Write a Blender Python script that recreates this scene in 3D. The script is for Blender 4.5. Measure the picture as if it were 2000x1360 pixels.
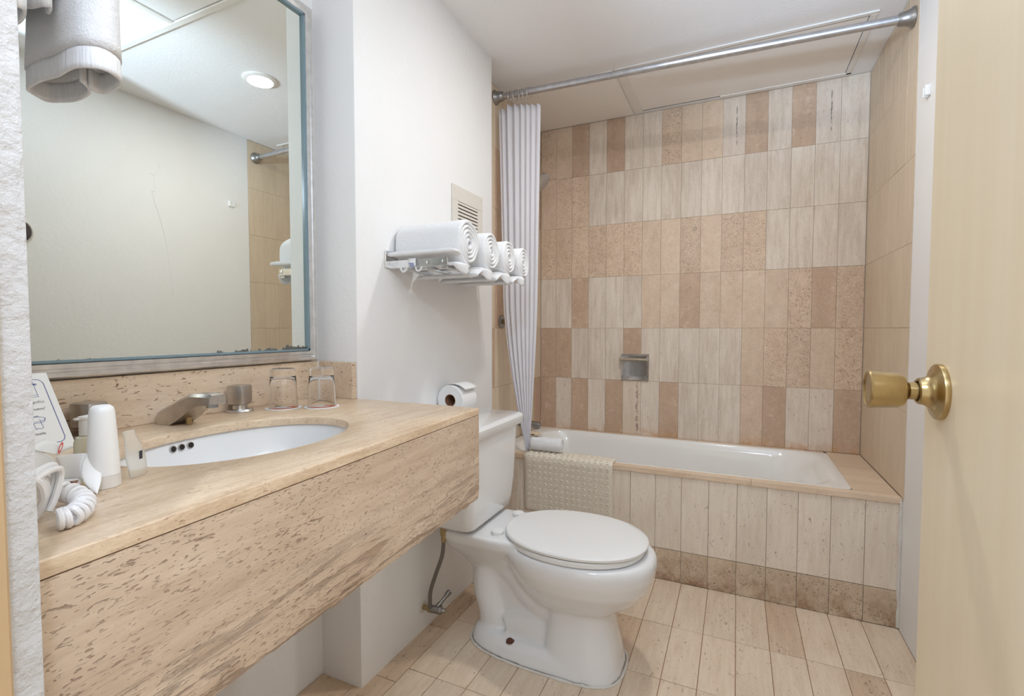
import bpy, bmesh, math, random
from mathutils import Vector, Matrix, noise
random.seed(7)
PI = math.pi
scene = bpy.context.scene
for o in list(bpy.data.objects):
    bpy.data.objects.remove(o)
C = scene.collection

# ------------------------------------------------------------------ camera
cd = bpy.data.cameras.new('camera')
cam = bpy.data.objects.new('camera', cd); C.objects.link(cam)
cam.location = (0, 0, 1.07)
cam.rotation_euler = (PI/2 - math.atan(38/949), 0, math.atan(440/949*math.cos(math.atan(38/949))))
cd.sensor_width = 36; cd.lens = 949/2000*36; cd.clip_start = 0.01
scene.camera = cam

# ------------------------------------------------------------------ light and exposure
w = bpy.data.worlds.new('world'); scene.world = w; w.use_nodes = True
bg = w.node_tree.nodes['Background']
bg.inputs[0].default_value = (1.0, 1.0, 0.98, 1); bg.inputs[1].default_value = 0.9
vs = scene.view_settings
vs.view_transform = 'Standard'; vs.look = 'None'; vs.gamma = 1; vs.use_curve_mapping = False
vs.exposure = 0.2
def lamp(name, kind, loc, energy, color, **kw):
    l = bpy.data.lights.new(name, kind); l.energy = energy; l.color = color
    for k, v in kw.items(): setattr(l, k, v)
    o = bpy.data.objects.new(name, l); C.objects.link(o); o.location = loc
    return o
lamp('camera_flash', 'POINT', (-0.01, -0.10, 1.84), 12.5, (0.84, 1.0, 1.30), shadow_soft_size=0.035)  # unseen flash beside the camera, placed from the direction of the cast shadows

b_ = lamp('bounce_fill', 'SPOT', (0.0, 0.0, 1.62), 112, (0.78, 1.0, 1.28), shadow_soft_size=0.05, spot_size=math.radians(70), spot_blend=0.7)
b_.rotation_euler = (math.radians(180-55), 0, math.radians(-16))      # added fill light with no real fixture, aimed up and forward at the ceiling

# ------------------------------------------------------------------ dimensions (metres)
ZC = 2.252            # ceiling
XP = -0.995           # face of the pier beside the toilet
XM = -1.15            # wall behind the mirror
XR = 0.54             # right wall
XT = -1.09            # tiled end wall of the tub niche
YB = 2.765            # tiled back wall
YA = 2.115            # tub apron
YP0, YP1 = 1.085, 1.94
YF = 0.19             # inner face of the front wall

# ------------------------------------------------------------------ material helpers
def srgb(r, g, b):
    f = lambda c: ((c/255+0.055)/1.055)**2.4 if c > 10.3 else c/255/12.92
    return (f(r), f(g), f(b), 1)
class NT:
    def __init__(s, name):
        s.m = bpy.data.materials.new(name); s.m.use_nodes = True
        s.t = s.m.node_tree; s.b = s.t.nodes['Principled BSDF']
    def n(s, typ, **kw):
        nd = s.t.nodes.new(typ)
        for k, v in kw.items():
            if k.startswith('i_'): nd.inputs[k[2:].replace('_', ' ')].default_value = v
            else: setattr(nd, k, v)
        return nd
    def l(s, a, b): s.t.links.new(a, b)
    def set(s, **kw):
        for k, v in kw.items(): s.b.inputs[k.replace('_', ' ')].default_value = v
    def ramp(s, src, stops):
        r = s.n('ShaderNodeValToRGB'); e = r.color_ramp.elements
        while len(e) < len(stops): e.new(0.5)
        for el, (p, c) in zip(e, stops): el.position = p; el.color = c
        s.l(src, r.inputs[0]); return r.outputs[0]
    def coords(s, rand=True):
        tc = s.n('ShaderNodeTexCoord')
        if not rand: return tc.outputs['Object']
        oi = s.n('ShaderNodeObjectInfo')
        mm = s.n('ShaderNodeVectorMath', operation='SCALE'); mm.inputs[3].default_value = 1.0
        cx = s.n('ShaderNodeCombineXYZ')
        for i, k in enumerate((37.0, 91.0, 53.0)):
            a = s.n('ShaderNodeMath', operation='MULTIPLY'); a.inputs[1].default_value = k
            s.l(oi.outputs['Random'], a.inputs[0]); s.l(a.outputs[0], cx.inputs[i])
        ad = s.n('ShaderNodeVectorMath', operation='ADD')
        s.l(tc.outputs['Object'], ad.inputs[0]); s.l(cx.outputs[0], ad.inputs[1])
        return ad.outputs[0]
    def noise(s, vec, scale, stretch=(1, 1, 1), detail=4, rough=0.55, dist=0.0):
        mp = s.n('ShaderNodeMapping'); mp.inputs['Scale'].default_value = stretch
        s.l(vec, mp.inputs['Vector'])
        nz = s.n('ShaderNodeTexNoise'); nz.inputs['Scale'].default_value = scale
        nz.inputs['Detail'].default_value = detail; nz.inputs['Roughness'].default_value = rough
        nz.inputs['Distortion'].default_value = dist
        s.l(mp.outputs[0], nz.inputs['Vector']); return nz.outputs['Fac']
    def mix(s, fac, a, b, mode='MIX'):
        mx = s.n('ShaderNodeMix', data_type='RGBA', blend_type=mode)
        for src, sock in ((fac, mx.inputs[0]), (a, mx.inputs[6]), (b, mx.inputs[7])):
            if hasattr(src, 'links'): s.l(src, sock)
            else: sock.default_value = src
        return mx.outputs[2]
    def math(s, op, a, b=0.0, clamp=False):
        m = s.n('ShaderNodeMath', operation=op); m.use_clamp = clamp
        for v, sock in ((a, m.inputs[0]), (b, m.inputs[1])):
            if hasattr(v, 'links'): s.l(v, sock)
            else: sock.default_value = v
        return m.outputs[0]
    def bump(s, src, strength=0.2, dist=0.001):
        bp = s.n('ShaderNodeBump'); bp.inputs['Strength'].default_value = strength
        bp.inputs['Distance'].default_value = dist
        s.l(src, bp.inputs['Height']); s.l(bp.outputs[0], s.b.inputs['Normal'])

def mat_plain(name, col, rough=0.5, metal=0.0, **kw):
    t = NT(name); t.set(Base_Color=col, Roughness=rough, Metallic=metal, **kw)
    v = t.coords(False); n = t.noise(v, 60, detail=2)
    r = t.n('ShaderNodeMapRange'); t.l(n, r.inputs[0])
    r.inputs[3].default_value = max(0.02, rough-0.05); r.inputs[4].default_value = min(1, rough+0.05)
    t.l(r.outputs[0], t.b.inputs['Roughness'])
    return t.m

def mat_paint(name, col, scale=55, strength=0.55, dist=0.0024, col2=None):
    t = NT(name); v = t.coords(False)
    n1 = t.noise(v, scale, detail=5, rough=0.6); n2 = t.noise(v, 6, detail=3)
    c = t.mix(n2, col, col2 or tuple(x*0.96 for x in col[:3])+(1,))
    t.l(c, t.b.inputs['Base Color']); t.set(Roughness=0.6)
    t.bump(n1, strength, dist); return t.m

def mat_trav(name, light, dark, pit, axis, streak=0.5, pitmin=0.66, pitcol=(104, 78, 58), mottled=0.0, rough=0.42,
             tone=0.06, scale=1.0, stain=None, pitgate=0.40, mark=None, lo=0.30, hi=0.62):
    """banded stone: light/dark veins stretched along axis, small brown pits; tone varies from piece to piece"""
    t = NT(name); v = t.coords()
    long_ = tuple(0.10 if a == axis else 1.0 for a in 'xyz')
    mid_ = tuple(0.30 if a == axis else 1.0 for a in 'xyz')
    vein = t.noise(v, 55*scale, long_, detail=5, rough=0.65, dist=0.25)
    broad = t.noise(v, 9*scale, mid_, detail=4, rough=0.6, dist=0.6)
    blot = t.noise(v, 22*scale, (1, 1, 1) if mottled > .5 else mid_, detail=6, rough=0.7, dist=0.9)
    a = t.mix(mottled, vein, blot)
    f = t.mix(0.45, a, broad)
    c = t.ramp(f, [(lo, srgb(*dark)), (hi, srgb(*light))])
    fine = t.noise(v, 210*scale, mid_, detail=3, rough=0.6)
    c = t.mix(streak*0.5, c, t.ramp(fine, [(0.25, srgb(*dark)), (0.7, srgb(*light))]))
    # pits and short dark flecks
    p1 = t.noise(v, 130*scale, tuple(0.35 if q == axis else 1.0 for q in 'xyz') if mottled < .5 else (1, 1, 1), detail=3, rough=0.6, dist=0.8)
    p2 = t.noise(v, 14*scale, detail=2)
    pm = t.math('MULTIPLY', t.ramp(p1, [(pitmin, (0, 0, 0, 1)), (pitmin+0.05, (1, 1, 1, 1))]),
                t.ramp(p2, [(pitgate, (0, 0, 0, 1)), (pitgate+0.2, (1, 1, 1, 1))]))
    pm = t.math('MULTIPLY', pm, pit, True)
    c = t.mix(pm, c, srgb(*pitcol))
    if mottled > .5:      # thin squiggly dark veinlets
        wn = t.noise(v, 48*scale, detail=2, rough=0.5, dist=0.8)
        wl = t.ramp(t.math('ABSOLUTE', t.math('SUBTRACT', wn, 0.5)), [(0.0, (1, 1, 1, 1)), (0.022, (0, 0, 0, 1))])
        wg = t.ramp(t.noise(v, 17*scale, detail=3, rough=0.6), [(0.48, (0, 0, 0, 1)), (0.62, (1, 1, 1, 1))])
        wm = t.math('MULTIPLY', t.math('MULTIPLY', wl, wg), pit*0.6, True)
        c = t.mix(wm, c, srgb(*pitcol))
        pale = t.ramp(t.noise(v, 30, detail=4, rough=0.65, dist=0.6), [(0.56, (0, 0, 0, 1)), (0.72, (1, 1, 1, 1))])
        c = t.mix(t.math('MULTIPLY', pale, 0.45), c, srgb(238, 220, 200))
    oi = t.n('ShaderNodeObjectInfo')
    hv = t.n('ShaderNodeHueSaturation'); mr = t.n('ShaderNodeMapRange')
    mr.inputs[3].default_value = 1-tone; mr.inputs[4].default_value = 1+tone
    t.l(oi.outputs['Random'], mr.inputs[0]); t.l(mr.outputs[0], hv.inputs['Value']); t.l(c, hv.inputs['Color'])
    c = hv.outputs[0]
    if mark:              # one ragged dark streak with its own place on the piece
        tc2 = t.n('ShaderNodeTexCoord'); s2 = t.n('ShaderNodeSeparateXYZ'); t.l(tc2.outputs['Object'], s2.inputs[0])
        wob = t.math('MULTIPLY', t.math('SUBTRACT', t.noise(tc2.outputs['Object'], 40, detail=4, rough=0.7), 0.5), 0.03 if mark[4] > .005 else 0.006)
        dx = t.math('ABSOLUTE', t.math('ADD', t.math('SUBTRACT', s2.outputs[0], mark[1]), wob))
        dzz = t.math('ABSOLUTE', t.math('SUBTRACT', s2.outputs[2], mark[2]))
        k1 = t.ramp(t.math('DIVIDE', dx, mark[4]), [(0.5, (1, 1, 1, 1)), (1.0, (0, 0, 0, 1))])
        k2 = t.ramp(t.math('DIVIDE', dzz, mark[3]), [(0.85, (1, 1, 1, 1)), (1.0, (0, 0, 0, 1))])
        k3 = t.ramp(t.noise(tc2.outputs['Object'], 60, (1, 1, .5), detail=4, rough=0.7), [(0.42, (0, 0, 0, 1)), (0.58, (1, 1, 1, 1))])
        c = t.mix(t.math('MULTIPLY', t.math('MULTIPLY', t.math('MULTIPLY', k1, k2), k3), 0.85, True), c, srgb(*mark[0]))
    if stain:
        s1 = t.noise(v, 16, (1, 1, 1), detail=5, rough=0.7)
        tc = t.n('ShaderNodeTexCoord'); sx = t.n('ShaderNodeSeparateXYZ'); t.l(tc.outputs['Object'], sx.inputs[0])
        lo = t.n('ShaderNodeMapRange'); t.l(sx.outputs[2], lo.inputs[0])
        lo.inputs[1].default_value = stain[1]; lo.inputs[2].default_value = stain[2]
        lo.inputs[3].default_value = 1; lo.inputs[4].default_value = 0
        k = t.math('MULTIPLY', lo.outputs[0], t.ramp(s1, [(0.42, (0, 0, 0, 1)), (0.62, (1, 1, 1, 1))]), True)
        c = t.mix(t.math('MULTIPLY', k, stain[3]), c, srgb(*stain[0]))
    t.l(c, t.b.inputs['Base Color']); t.set(Roughness=rough, Specular_IOR_Level=0.35)
    h = t.math('SUBTRACT', t.math('MULTIPLY', fine, 0.35), pm)
    t.bump(h, 0.35, 0.0012); return t.m

def mat_metal(name, col, rough):
    t = NT(name); v = t.coords(False)
    n = t.noise(v, 40, detail=4); t.l(t.ramp(n, [(0.3, tuple(x*0.8 for x in col[:3])+(1,)), (0.7, col)]), t.b.inputs['Base Color'])
    t.set(Metallic=1.0, Roughness=rough); t.bump(t.noise(v, 300, detail=2), 0.05, 0.0004); return t.m

def mat_terry(name, col):
    t = NT(name); v = t.coords(False)
    n = t.noise(v, 420, detail=3, rough=0.7); n2 = t.noise(v, 110, detail=2)
    t.l(t.ramp(n, [(0.2, tuple(x*0.95 for x in col[:3])+(1,)), (0.6, col)]), t.b.inputs['Base Color'])
    t.set(Roughness=0.95, Sheen_Weight=0.3, Specular_IOR_Level=0.1)
    t.bump(t.math('ADD', n, n2), 0.6, 0.003); return t.m

def mat_ribbed(name, col):
    t = NT(name); v = t.coords(False)
    n = t.noise(v, 260, (1, 1, 0.08), detail=2)
    t.l(t.ramp(n, [(0.3, tuple(x*0.9 for x in col[:3])+(1,)), (0.6, col)]), t.b.inputs['Base Color'])
    t.set(Roughness=0.85); t.bump(n, 0.7, 0.002); return t.m

def mat_wood(name, light, dark):
    t = NT(name); v = t.coords(False)
    n = t.noise(v, 26, (1, 1, 0.03), detail=5, rough=0.6, dist=0.2); n2 = t.noise(v, 7, (1, 1, 0.06), detail=2)
    c = t.mix(0.5, t.ramp(n, [(0.3, dark), (0.7, light)]), t.ramp(n2, [(0.3, dark), (0.7, light)]))
    t.l(c, t.b.inputs['Base Color']); t.set(Roughness=0.38); return t.m

M = {}
M['wall'] = mat_paint('white_wall_paint', srgb(244, 243, 242))
M['rough'] = mat_paint('rough_white_plaster', srgb(216, 216, 217), scale=42, strength=0.9, dist=0.006)
M['ceil'] = mat_paint('ceiling_paint', srgb(248, 246, 245), scale=120, strength=0.3)
M['panel'] = mat_paint('ceiling_board_paint', srgb(248, 243, 237), scale=40, strength=0.1)
M['trimw'] = mat_paint('white_trim_paint', srgb(240, 236, 230), scale=60, strength=0.3)
M['dark'] = mat_plain('dark_void', srgb(40, 34, 30), 0.9)
M['grout'] = mat_plain('pale_grout', srgb(206, 188, 168), 0.9)
M['groutf'] = mat_plain('brown_floor_grout', srgb(164, 122, 90), 0.9)
M['L'] = mat_trav('cream_vein_stone', (238, 226, 211), (204, 185, 165), 0.55, 'z', 0.6, 0.66, (150, 128, 108), tone=0.03, lo=0.36, hi=0.60)
M['B'] = mat_trav('tan_stone', (231, 209, 185), (206, 180, 153), 0.7, 'z', 0.4, 0.62, (160, 122, 98), mottled=0.8, scale=1.5, tone=0.03)
M['P'] = mat_trav('pitted_tan_stone', (231, 208, 183), (203, 174, 147), 0.8, 'z', 0.4, 0.57, (128, 96, 76), mottled=0.9, scale=1.7, pitgate=0.30)
for k_, l_, d_ in (('Lr', (236, 223, 208), (209, 190, 171)), ('Br', (231, 207, 184), (208, 179, 153)), ('Dr', (212, 185, 160), (182, 151, 126))):
    M[k_] = mat_trav('rust_stained_stone_'+k_, l_, d_, 0.7, 'z', 0.5, 0.63, (140, 108, 86), mottled=0.0 if k_ == 'Lr' else 0.8, scale=1.4, tone=0.03,
                     stain=((204, 150, 92), -0.155, -0.105, 0.8))
M['Ls'] = mat_trav('streaked_cream_stone', (236, 223, 208), (209, 190, 171), 0.55, 'z', 0.6, 0.66, (150, 128, 108), tone=0.03, mark=((70, 62, 60), 0.012, 0.0, 0.10, 0.0035))
M['Lp'] = mat_trav('drip_stained_cream_stone', (236, 220, 200), (214, 192, 170), 0.55, 'z', 0.5, 0.66, (150, 128, 108), tone=0.03, mark=((140, 108, 104), 0.030, 0.0, 0.155, 0.009))
M['D'] = mat_trav('brown_stone', (212, 185, 160), (182, 151, 126), 0.8, 'z', 0.4, 0.62, (136, 100, 80), mottled=0.7, scale=1.5)
M['R'] = mat_trav('fine_vein_stone', (228, 210, 186), (207, 187, 162), 0.25, 'z', 0.8, 0.68, tone=0.02)
M['A'] = mat_trav('apron_stone', (243, 231, 215), (218, 200, 179), 0.7, 'z', 0.5, 0.63, (132, 110, 92), tone=0.03, scale=1.2)
M['AL'] = mat_trav('stained_apron_stone', (222, 203, 178), (186, 161, 134), 1.0, 'z', 0.5, 0.58, (104, 92, 78), mottled=0.6, scale=1.3,
                   stain=((150, 116, 88), -0.06, 0.06, 0.8))
M['F'] = mat_trav('floor_stone', (234, 216, 193), (208, 183, 156), 0.75, 'y', 0.5, 0.62, (146, 122, 100), rough=0.42, tone=0.04, scale=1.2)
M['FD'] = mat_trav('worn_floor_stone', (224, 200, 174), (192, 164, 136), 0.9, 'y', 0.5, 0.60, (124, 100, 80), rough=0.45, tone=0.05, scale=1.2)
M['LX'] = mat_trav('ledge_stone', (232, 210, 185), (204, 176, 148), 0.6, 'x', 0.7, 0.63)
M['CT'] = mat_trav('counter_stone', (236, 214, 186), (196, 164, 130), 0.7, 'y', 0.9, 0.60, (168, 132, 102), rough=0.28, scale=1.6, lo=0.38, hi=0.57)
M['CE'] = mat_trav('counter_splash_stone', (232, 212, 188), (208, 181, 152), 1.0, 'y', 0.5, 0.60, (138, 108, 86), scale=1.4, pitgate=0.32)
M['white'] = mat_plain('white_porcelain', srgb(236, 236, 236), 0.12, Coat_Weight=0.5)
M['enamel'] = mat_plain('white_tub_enamel', srgb(246, 244, 239), 0.16, Coat_Weight=0.4)
M['plastic'] = mat_plain('white_seat_plastic', srgb(238, 238, 236), 0.3)
M['chrome'] = mat_metal('polished_chrome', (0.82, 0.83, 0.85, 1), 0.12)
M['steel'] = mat_metal('brushed_steel', (0.62, 0.60, 0.58, 1), 0.3)
M['dull'] = mat_metal('dull_grey_metal', (0.38, 0.37, 0.36, 1), 0.38)
M['alu'] = mat_metal('aluminium_frame', (0.80, 0.78, 0.76, 1), 0.32)
M['rod'] = mat_metal('satin_rod', (0.62, 0.63, 0.66, 1), 0.34)
M['brass'] = mat_metal('satin_brass', (0.56, 0.42, 0.21, 1), 0.28)
M['worn'] = mat_metal('worn_steel', (0.62, 0.54, 0.42, 1), 0.3)
M['oldbrass'] = mat_metal('aged_brass', (0.45, 0.34, 0.18, 1), 0.4)
M['hose'] = mat_plain('grey_braided_hose', srgb(112, 106, 100), 0.6)
M['rust'] = mat_plain('rusty_bolt', srgb(92, 58, 44), 0.8)
M['caulk'] = mat_paint('white_caulk', srgb(226, 222, 214), scale=150, strength=1.0, dist=0.003)
M['terry'] = mat_terry('white_terry', srgb(244, 244, 245))
M['hem'] = mat_ribbed('white_woven_hem', srgb(246, 246, 248))
def curtain_mat():
    t = NT('white_curtain_fabric'); v = t.coords(False)
    n = t.noise(v, 300, detail=2); t.bump(n, 0.1, 0.0005)
    t.set(Base_Color=srgb(246, 245, 249), Roughness=0.9)
    tr = t.n('ShaderNodeBsdfTranslucent'); tr.inputs[0].default_value = srgb(244, 243, 248)
    mx = t.n('ShaderNodeMixShader'); mx.inputs[0].default_value = 0.35
    t.l(t.b.outputs[0], mx.inputs[1]); t.l(tr.outputs[0], mx.inputs[2])
    t.l(mx.outputs[0], t.t.nodes['Material Output'].inputs['Surface']); return t.m
M['curtain'] = curtain_mat()
M['rubber'] = mat_plain('beige_rubber', srgb(234, 224, 207), 0.5)
M['doorwood'] = mat_wood('pale_maple_veneer', srgb(246, 233, 208), srgb(236, 219, 188))
M['jamb'] = mat_wood('tan_jamb_wood', srgb(214, 186, 148), srgb(190, 158, 118))
M['paper'] = mat_plain('white_paper', srgb(244, 244, 243), 0.8)
M['tp'] = mat_paint('soft_white_paper', srgb(242, 241, 240), scale=200, strength=0.2)
M['card'] = mat_plain('brown_cardboard', srgb(150, 110, 84), 0.85)
M['blue'] = mat_plain('blue_print_ink', srgb(70, 84, 160), 0.7)
M['grey'] = mat_plain('grey_print_ink', srgb(120, 120, 124), 0.7)
M['ink'] = mat_plain('dark_print_ink', srgb(60, 60, 64), 0.7)
M['orange'] = mat_plain('orange_print_ink', srgb(240, 110, 62), 0.6)
M['red'] = mat_plain('red_print_ink', srgb(228, 96, 80), 0.6)
M['vent'] = mat_plain('cream_vent_paint', srgb(222, 216, 206), 0.5)
M['cord'] = mat_plain('white_cord_plastic', srgb(240, 239, 240), 0.3)
M['bottle'] = mat_plain('white_bottle_plastic', srgb(242, 242, 240), 0.35)
M['cap'] = mat_plain('grey_white_cap', srgb(226, 222, 216), 0.4)
M['plaque'] = mat_plain('dark_plaque', srgb(72, 62, 66), 0.35)
def glassy(name, col, rough=0.0, ior=1.45):
    t = NT(name); t.set(Base_Color=col, Roughness=rough, IOR=ior, Transmission_Weight=1.0)
    v = t.coords(False); t.bump(t.noise(v, 30, detail=1), 0.02, 0.0005); return t.m
M['glass'] = glassy('clear_glass', (1, 1, 1, 1))
M['wrap'] = mat_plain('clear_plastic_wrap', srgb(246, 244, 238), 0.22, Transmission_Weight=0.7, IOR=1.1)
M['amber'] = mat_plain('pale_yellow_plastic', srgb(240, 234, 208), 0.3, Transmission_Weight=0.45)
M['clear'] = glassy('clear_ring_plastic', (0.95, 0.95, 0.97, 1), 0.05, 1.3)
def mirror_mat():
    t = NT('mirror_silver'); v = t.coords(False)
    sx = t.n('ShaderNodeSeparateXYZ'); t.l(v, sx.inputs[0])
    n = t.noise(v, 38, detail=6, rough=0.75)
    # worn silvering: ragged dark patches along the lower rim near the far corner
    dz = t.n('ShaderNodeMapRange'); t.l(sx.outputs[2], dz.inputs[0])
    dz.inputs[1].default_value = 1.003; dz.inputs[2].default_value = 1.040; dz.inputs[3].default_value = 0.46; dz.inputs[4].default_value = -0.1
    dy = t.n('ShaderNodeMapRange'); t.l(sx.outputs[1], dy.inputs[0])
    dy.inputs[1].default_value = 0.70; dy.inputs[2].default_value = 1.03; dy.inputs[3].default_value = -0.12; dy.inputs[4].default_value = 0.12
    s = t.math('ADD', t.math('ADD', n, dz.outputs[0]), dy.outputs[0])
    k = t.ramp(s, [(0.80, (0, 0, 0, 1)), (0.83, (1, 1, 1, 1))])
    t.l(t.mix(k, (0.85, 0.88, 0.825, 1), srgb(96, 92, 84)), t.b.inputs['Base Color'])
    t.l(t.math('SUBTRACT', 1.0, k), t.b.inputs['Metallic'])
    t.l(t.math('MULTIPLY', k, 0.8), t.b.inputs['Roughness']); return t.m
M['mirror'] = mirror_mat()
M['edge'] = mat_plain('blue_grey_frame_reflection', srgb(124, 146, 156), 0.25)
def lit_mat():
    t = NT('lamp_glow'); t.set(Base_Color=(1, 1, 1, 1), Emission_Color=(1.0, 0.95, 0.86, 1), Emission_Strength=14.0); return t.m
M['lit'] = lit_mat()
def apron_mat():
    """rough-torn slab face: horizontal bedding, pits, layered lower edge"""
    t = NT('torn_counter_apron_stone'); v = t.coords(False)
    sx = t.n('ShaderNodeSeparateXYZ'); t.l(v, sx.inputs[0])
    low = t.n('ShaderNodeMapRange'); t.l(sx.outputs[2], low.inputs[0])
    low.inputs[1].default_value = 0.755; low.inputs[2].default_value = 0.645; low.inputs[3].default_value = 0; low.inputs[4].default_value = 1
    bed = t.noise(v, 60, (1, 0.10, 1), detail=7, rough=0.72, dist=0.35)
    bed2 = t.noise(v, 9, (1, 0.3, 1), detail=4, rough=0.6)
    c = t.ramp(t.mix(0.4, bed, bed2), [(0.30, srgb(188, 162, 138)), (0.62, srgb(224, 203, 180))])
    p1 = t.noise(v, 330, (1, 0.30, 1), detail=2, rough=0.5, dist=0.35)
    p2 = t.noise(v, 20, (1, 0.35, 1), detail=4, rough=0.7)
    pm = t.math('MULTIPLY', t.ramp(p1, [(0.60, (0, 0, 0, 1)), (0.66, (1, 1, 1, 1))]), t.ramp(p2, [(0.36, (0, 0, 0, 1)), (0.58, (1, 1, 1, 1))]), True)
    b1 = t.noise(v, 85, (1, 0.26, 1), detail=3, dist=0.9)
    pb = t.math('MULTIPLY', t.ramp(b1, [(0.67, (0, 0, 0, 1)), (0.71, (1, 1, 1, 1))]), t.ramp(t.noise(v, 13, detail=2), [(0.45, (0, 0, 0, 1)), (0.6, (1, 1, 1, 1))]), True)
    lay = t.noise(v, 62, (1, 0.07, 1), detail=7, rough=0.75, dist=0.7)
    lm = t.math('MULTIPLY', t.ramp(lay, [(0.53, (0, 0, 0, 1)), (0.60, (1, 1, 1, 1))]), low.outputs[0], True)
    c = t.mix(t.math('MULTIPLY', pm, 0.62), c, srgb(142, 118, 98))
    c = t.mix(t.math('MULTIPLY', pb, 0.75), c, srgb(138, 112, 94))
    c = t.mix(t.math('MULTIPLY', lm, 0.6), c, srgb(166, 134, 106))
    t.l(c, t.b.inputs['Base Color']); t.set(Roughness=0.6, Specular_IOR_Level=0.25)
    h = t.math('SUBTRACT', t.math('MULTIPLY', bed, 0.4), t.math('ADD', t.math('ADD', pm, pb), t.math('MULTIPLY', lm, 1.5)))
    t.bump(h, 0.7, 0.0025); return t.m
M['apron'] = apron_mat()

# ------------------------------------------------------------------ object helpers
def finish(name, bm, mat, parent=None, smooth=False, world=True, label=None, kind=None, cat=None, group=None):
    me = bpy.data.meshes.new(name)
    bmesh.ops.recalc_face_normals(bm, faces=bm.faces)
    bm.to_mesh(me); bm.free()
    if mat is not None: me.materials.append(M[mat] if isinstance(mat, str) else mat)
    if smooth:
        me.shade_smooth()
        if smooth == 'auto' or smooth is True: me.set_sharp_from_angle(angle=math.radians(38))
    o = bpy.data.objects.new(name, me); C.objects.link(o)
    if parent is not None:
        o.parent = parent
        if world: o.matrix_parent_inverse = Matrix.LocRotScale(parent.location, parent.rotation_euler, None).inverted()
    if label: o['label'] = label
    if kind: o['kind'] = kind
    if cat: o['category'] = cat
    if group: o['group'] = group
    return o
def thing(name, label, cat, loc=(0, 0, 0), rz=0, group=None):
    o = bpy.data.objects.new(name, None); C.objects.link(o)
    o.empty_display_size = 0.02
    o.location = loc; o.rotation_euler = (0, 0, rz); o['label'] = label; o['category'] = cat
    if group: o['group'] = group
    return o
def BM(): return bmesh.new()
def box(bm, x0, x1, y0, y1, z0, z1, bev=0.0, seg=1):
    vs_ = [bm.verts.new((x, y, z)) for z in (z0, z1) for y in (y0, y1) for x in (x0, x1)]
    fs = [bm.faces.new([vs_[i] for i in q]) for q in ((0, 2, 3, 1), (4, 5, 7, 6), (0, 1, 5, 4), (2, 6, 7, 3), (0, 4, 6, 2), (1, 3, 7, 5))]
    if bev > 0:
        es = list({e for f in fs for e in f.edges})
        bmesh.ops.bevel(bm, geom=es, offset=bev, segments=seg, profile=0.5, affect='EDGES')
    return bm
def loft(bm, rings, cap=True, closed=True):
    R = [[bm.verts.new(p) for p in r] for r in rings]
    n = len(R[0])
    for a, b in zip(R, R[1:]):
        for i in range(n if closed else n-1):
            j = (i+1) % n
            bm.faces.new((a[i], a[j], b[j], b[i]))
    if cap and closed:
        bm.faces.new(list(reversed(R[0]))); bm.faces.new(R[-1])
    return R
def frame(axis):
    a = Vector(axis).normalized(); u = a.orthogonal().normalized()
    if abs(a.z) < 0.9: u = a.cross(Vector((0, 0, 1))).normalized()
    else: u = Vector((1, 0, 0)) - a*a.x; u.normalize()
    return a, u, a.cross(u).normalized()
def lathe(bm, prof, origin, axis=(0, 0, 1), n=28, cap=True, rot=0.0):
    a, u, v = frame(axis); o = Vector(origin)
    rings = []
    for r, h in prof:
        r = max(r, 1e-4)
        rings.append([o + a*h + (u*math.cos(rot+2*PI*i/n) + v*math.sin(rot+2*PI*i/n))*r for i in range(n)])
    loft(bm, rings, cap)
def cyl(bm, p0, p1, r0, r1=None, n=20):
    p0, p1 = Vector(p0), Vector(p1); d = p1-p0
    lathe(bm, [(r0, 0), (r0 if r1 is None else r1, d.length)], p0, d, n)
def smooth_path(pts, k=6, closed=False):
    P = [Vector(p) for p in pts]; n = len(P); out = []
    for i in range(n if closed else n-1):
        p0 = P[i-1] if (i > 0 or closed) else P[0]; p1 = P[i]; p2 = P[(i+1) % n]
        p3 = P[(i+2) % n] if (i+2 < n or closed) else P[-1]
        for j in range(k):
            t = j/k
            out.append(0.5*((2*p1)+(p2-p0)*t+(2*p0-5*p1+4*p2-p3)*t*t+(3*p1-p0-3*p2+p3)*t**3))
    if not closed: out.append(P[-1])
    return out
def tube(bm, pts, r, n=10, closed=False):
    P = [Vector(p) for p in pts]; m = len(P)
    tang = []
    for i in range(m):
        a = P[i-1] if (i > 0 or closed) else P[i]; b = P[(i+1) % m] if (i < m-1 or closed) else P[i]
        tang.append((b-a).normalized())
    u = tang[0].orthogonal().normalized(); rings = []
    for i in range(m):
        u = (u - tang[i]*u.dot(tang[i])).normalized(); v = tang[i].cross(u)
        rr = r[i] if isinstance(r, (list, tuple)) else r
        rings.append([P[i]+(u*math.cos(2*PI*k/n)+v*math.sin(2*PI*k/n))*rr for k in range(n)])
    if closed: rings.append(rings[0])
    R = loft(bm, rings, cap=not closed)
    if closed: bmesh.ops.remove_doubles(bm, verts=R[0]+R[-1], dist=1e-7)
def prism(bm, poly, fn, a, b):
    """extrude a 2D outline; fn(u, v, w) -> point, w runs a..b"""
    loft(bm, [[fn(u, v, a) for u, v in poly], [fn(u, v, b) for u, v in poly]])
def rrect(x0, x1, y0, y1, r, n=5):
    pts = []
    for cx, cy, a0 in ((x1-r, y1-r, 0), (x0+r, y1-r, 90), (x0+r, y0+r, 180), (x1-r, y0+r, 270)):
        for i in range(n+1):
            a = math.radians(a0+90*i/n); pts.append((cx+r*math.cos(a), cy+r*math.sin(a)))
    return pts
def struct(name, bm, mat, **kw): return finish(name, bm, mat, kind='structure', **kw)
_tiles = {}
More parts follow.
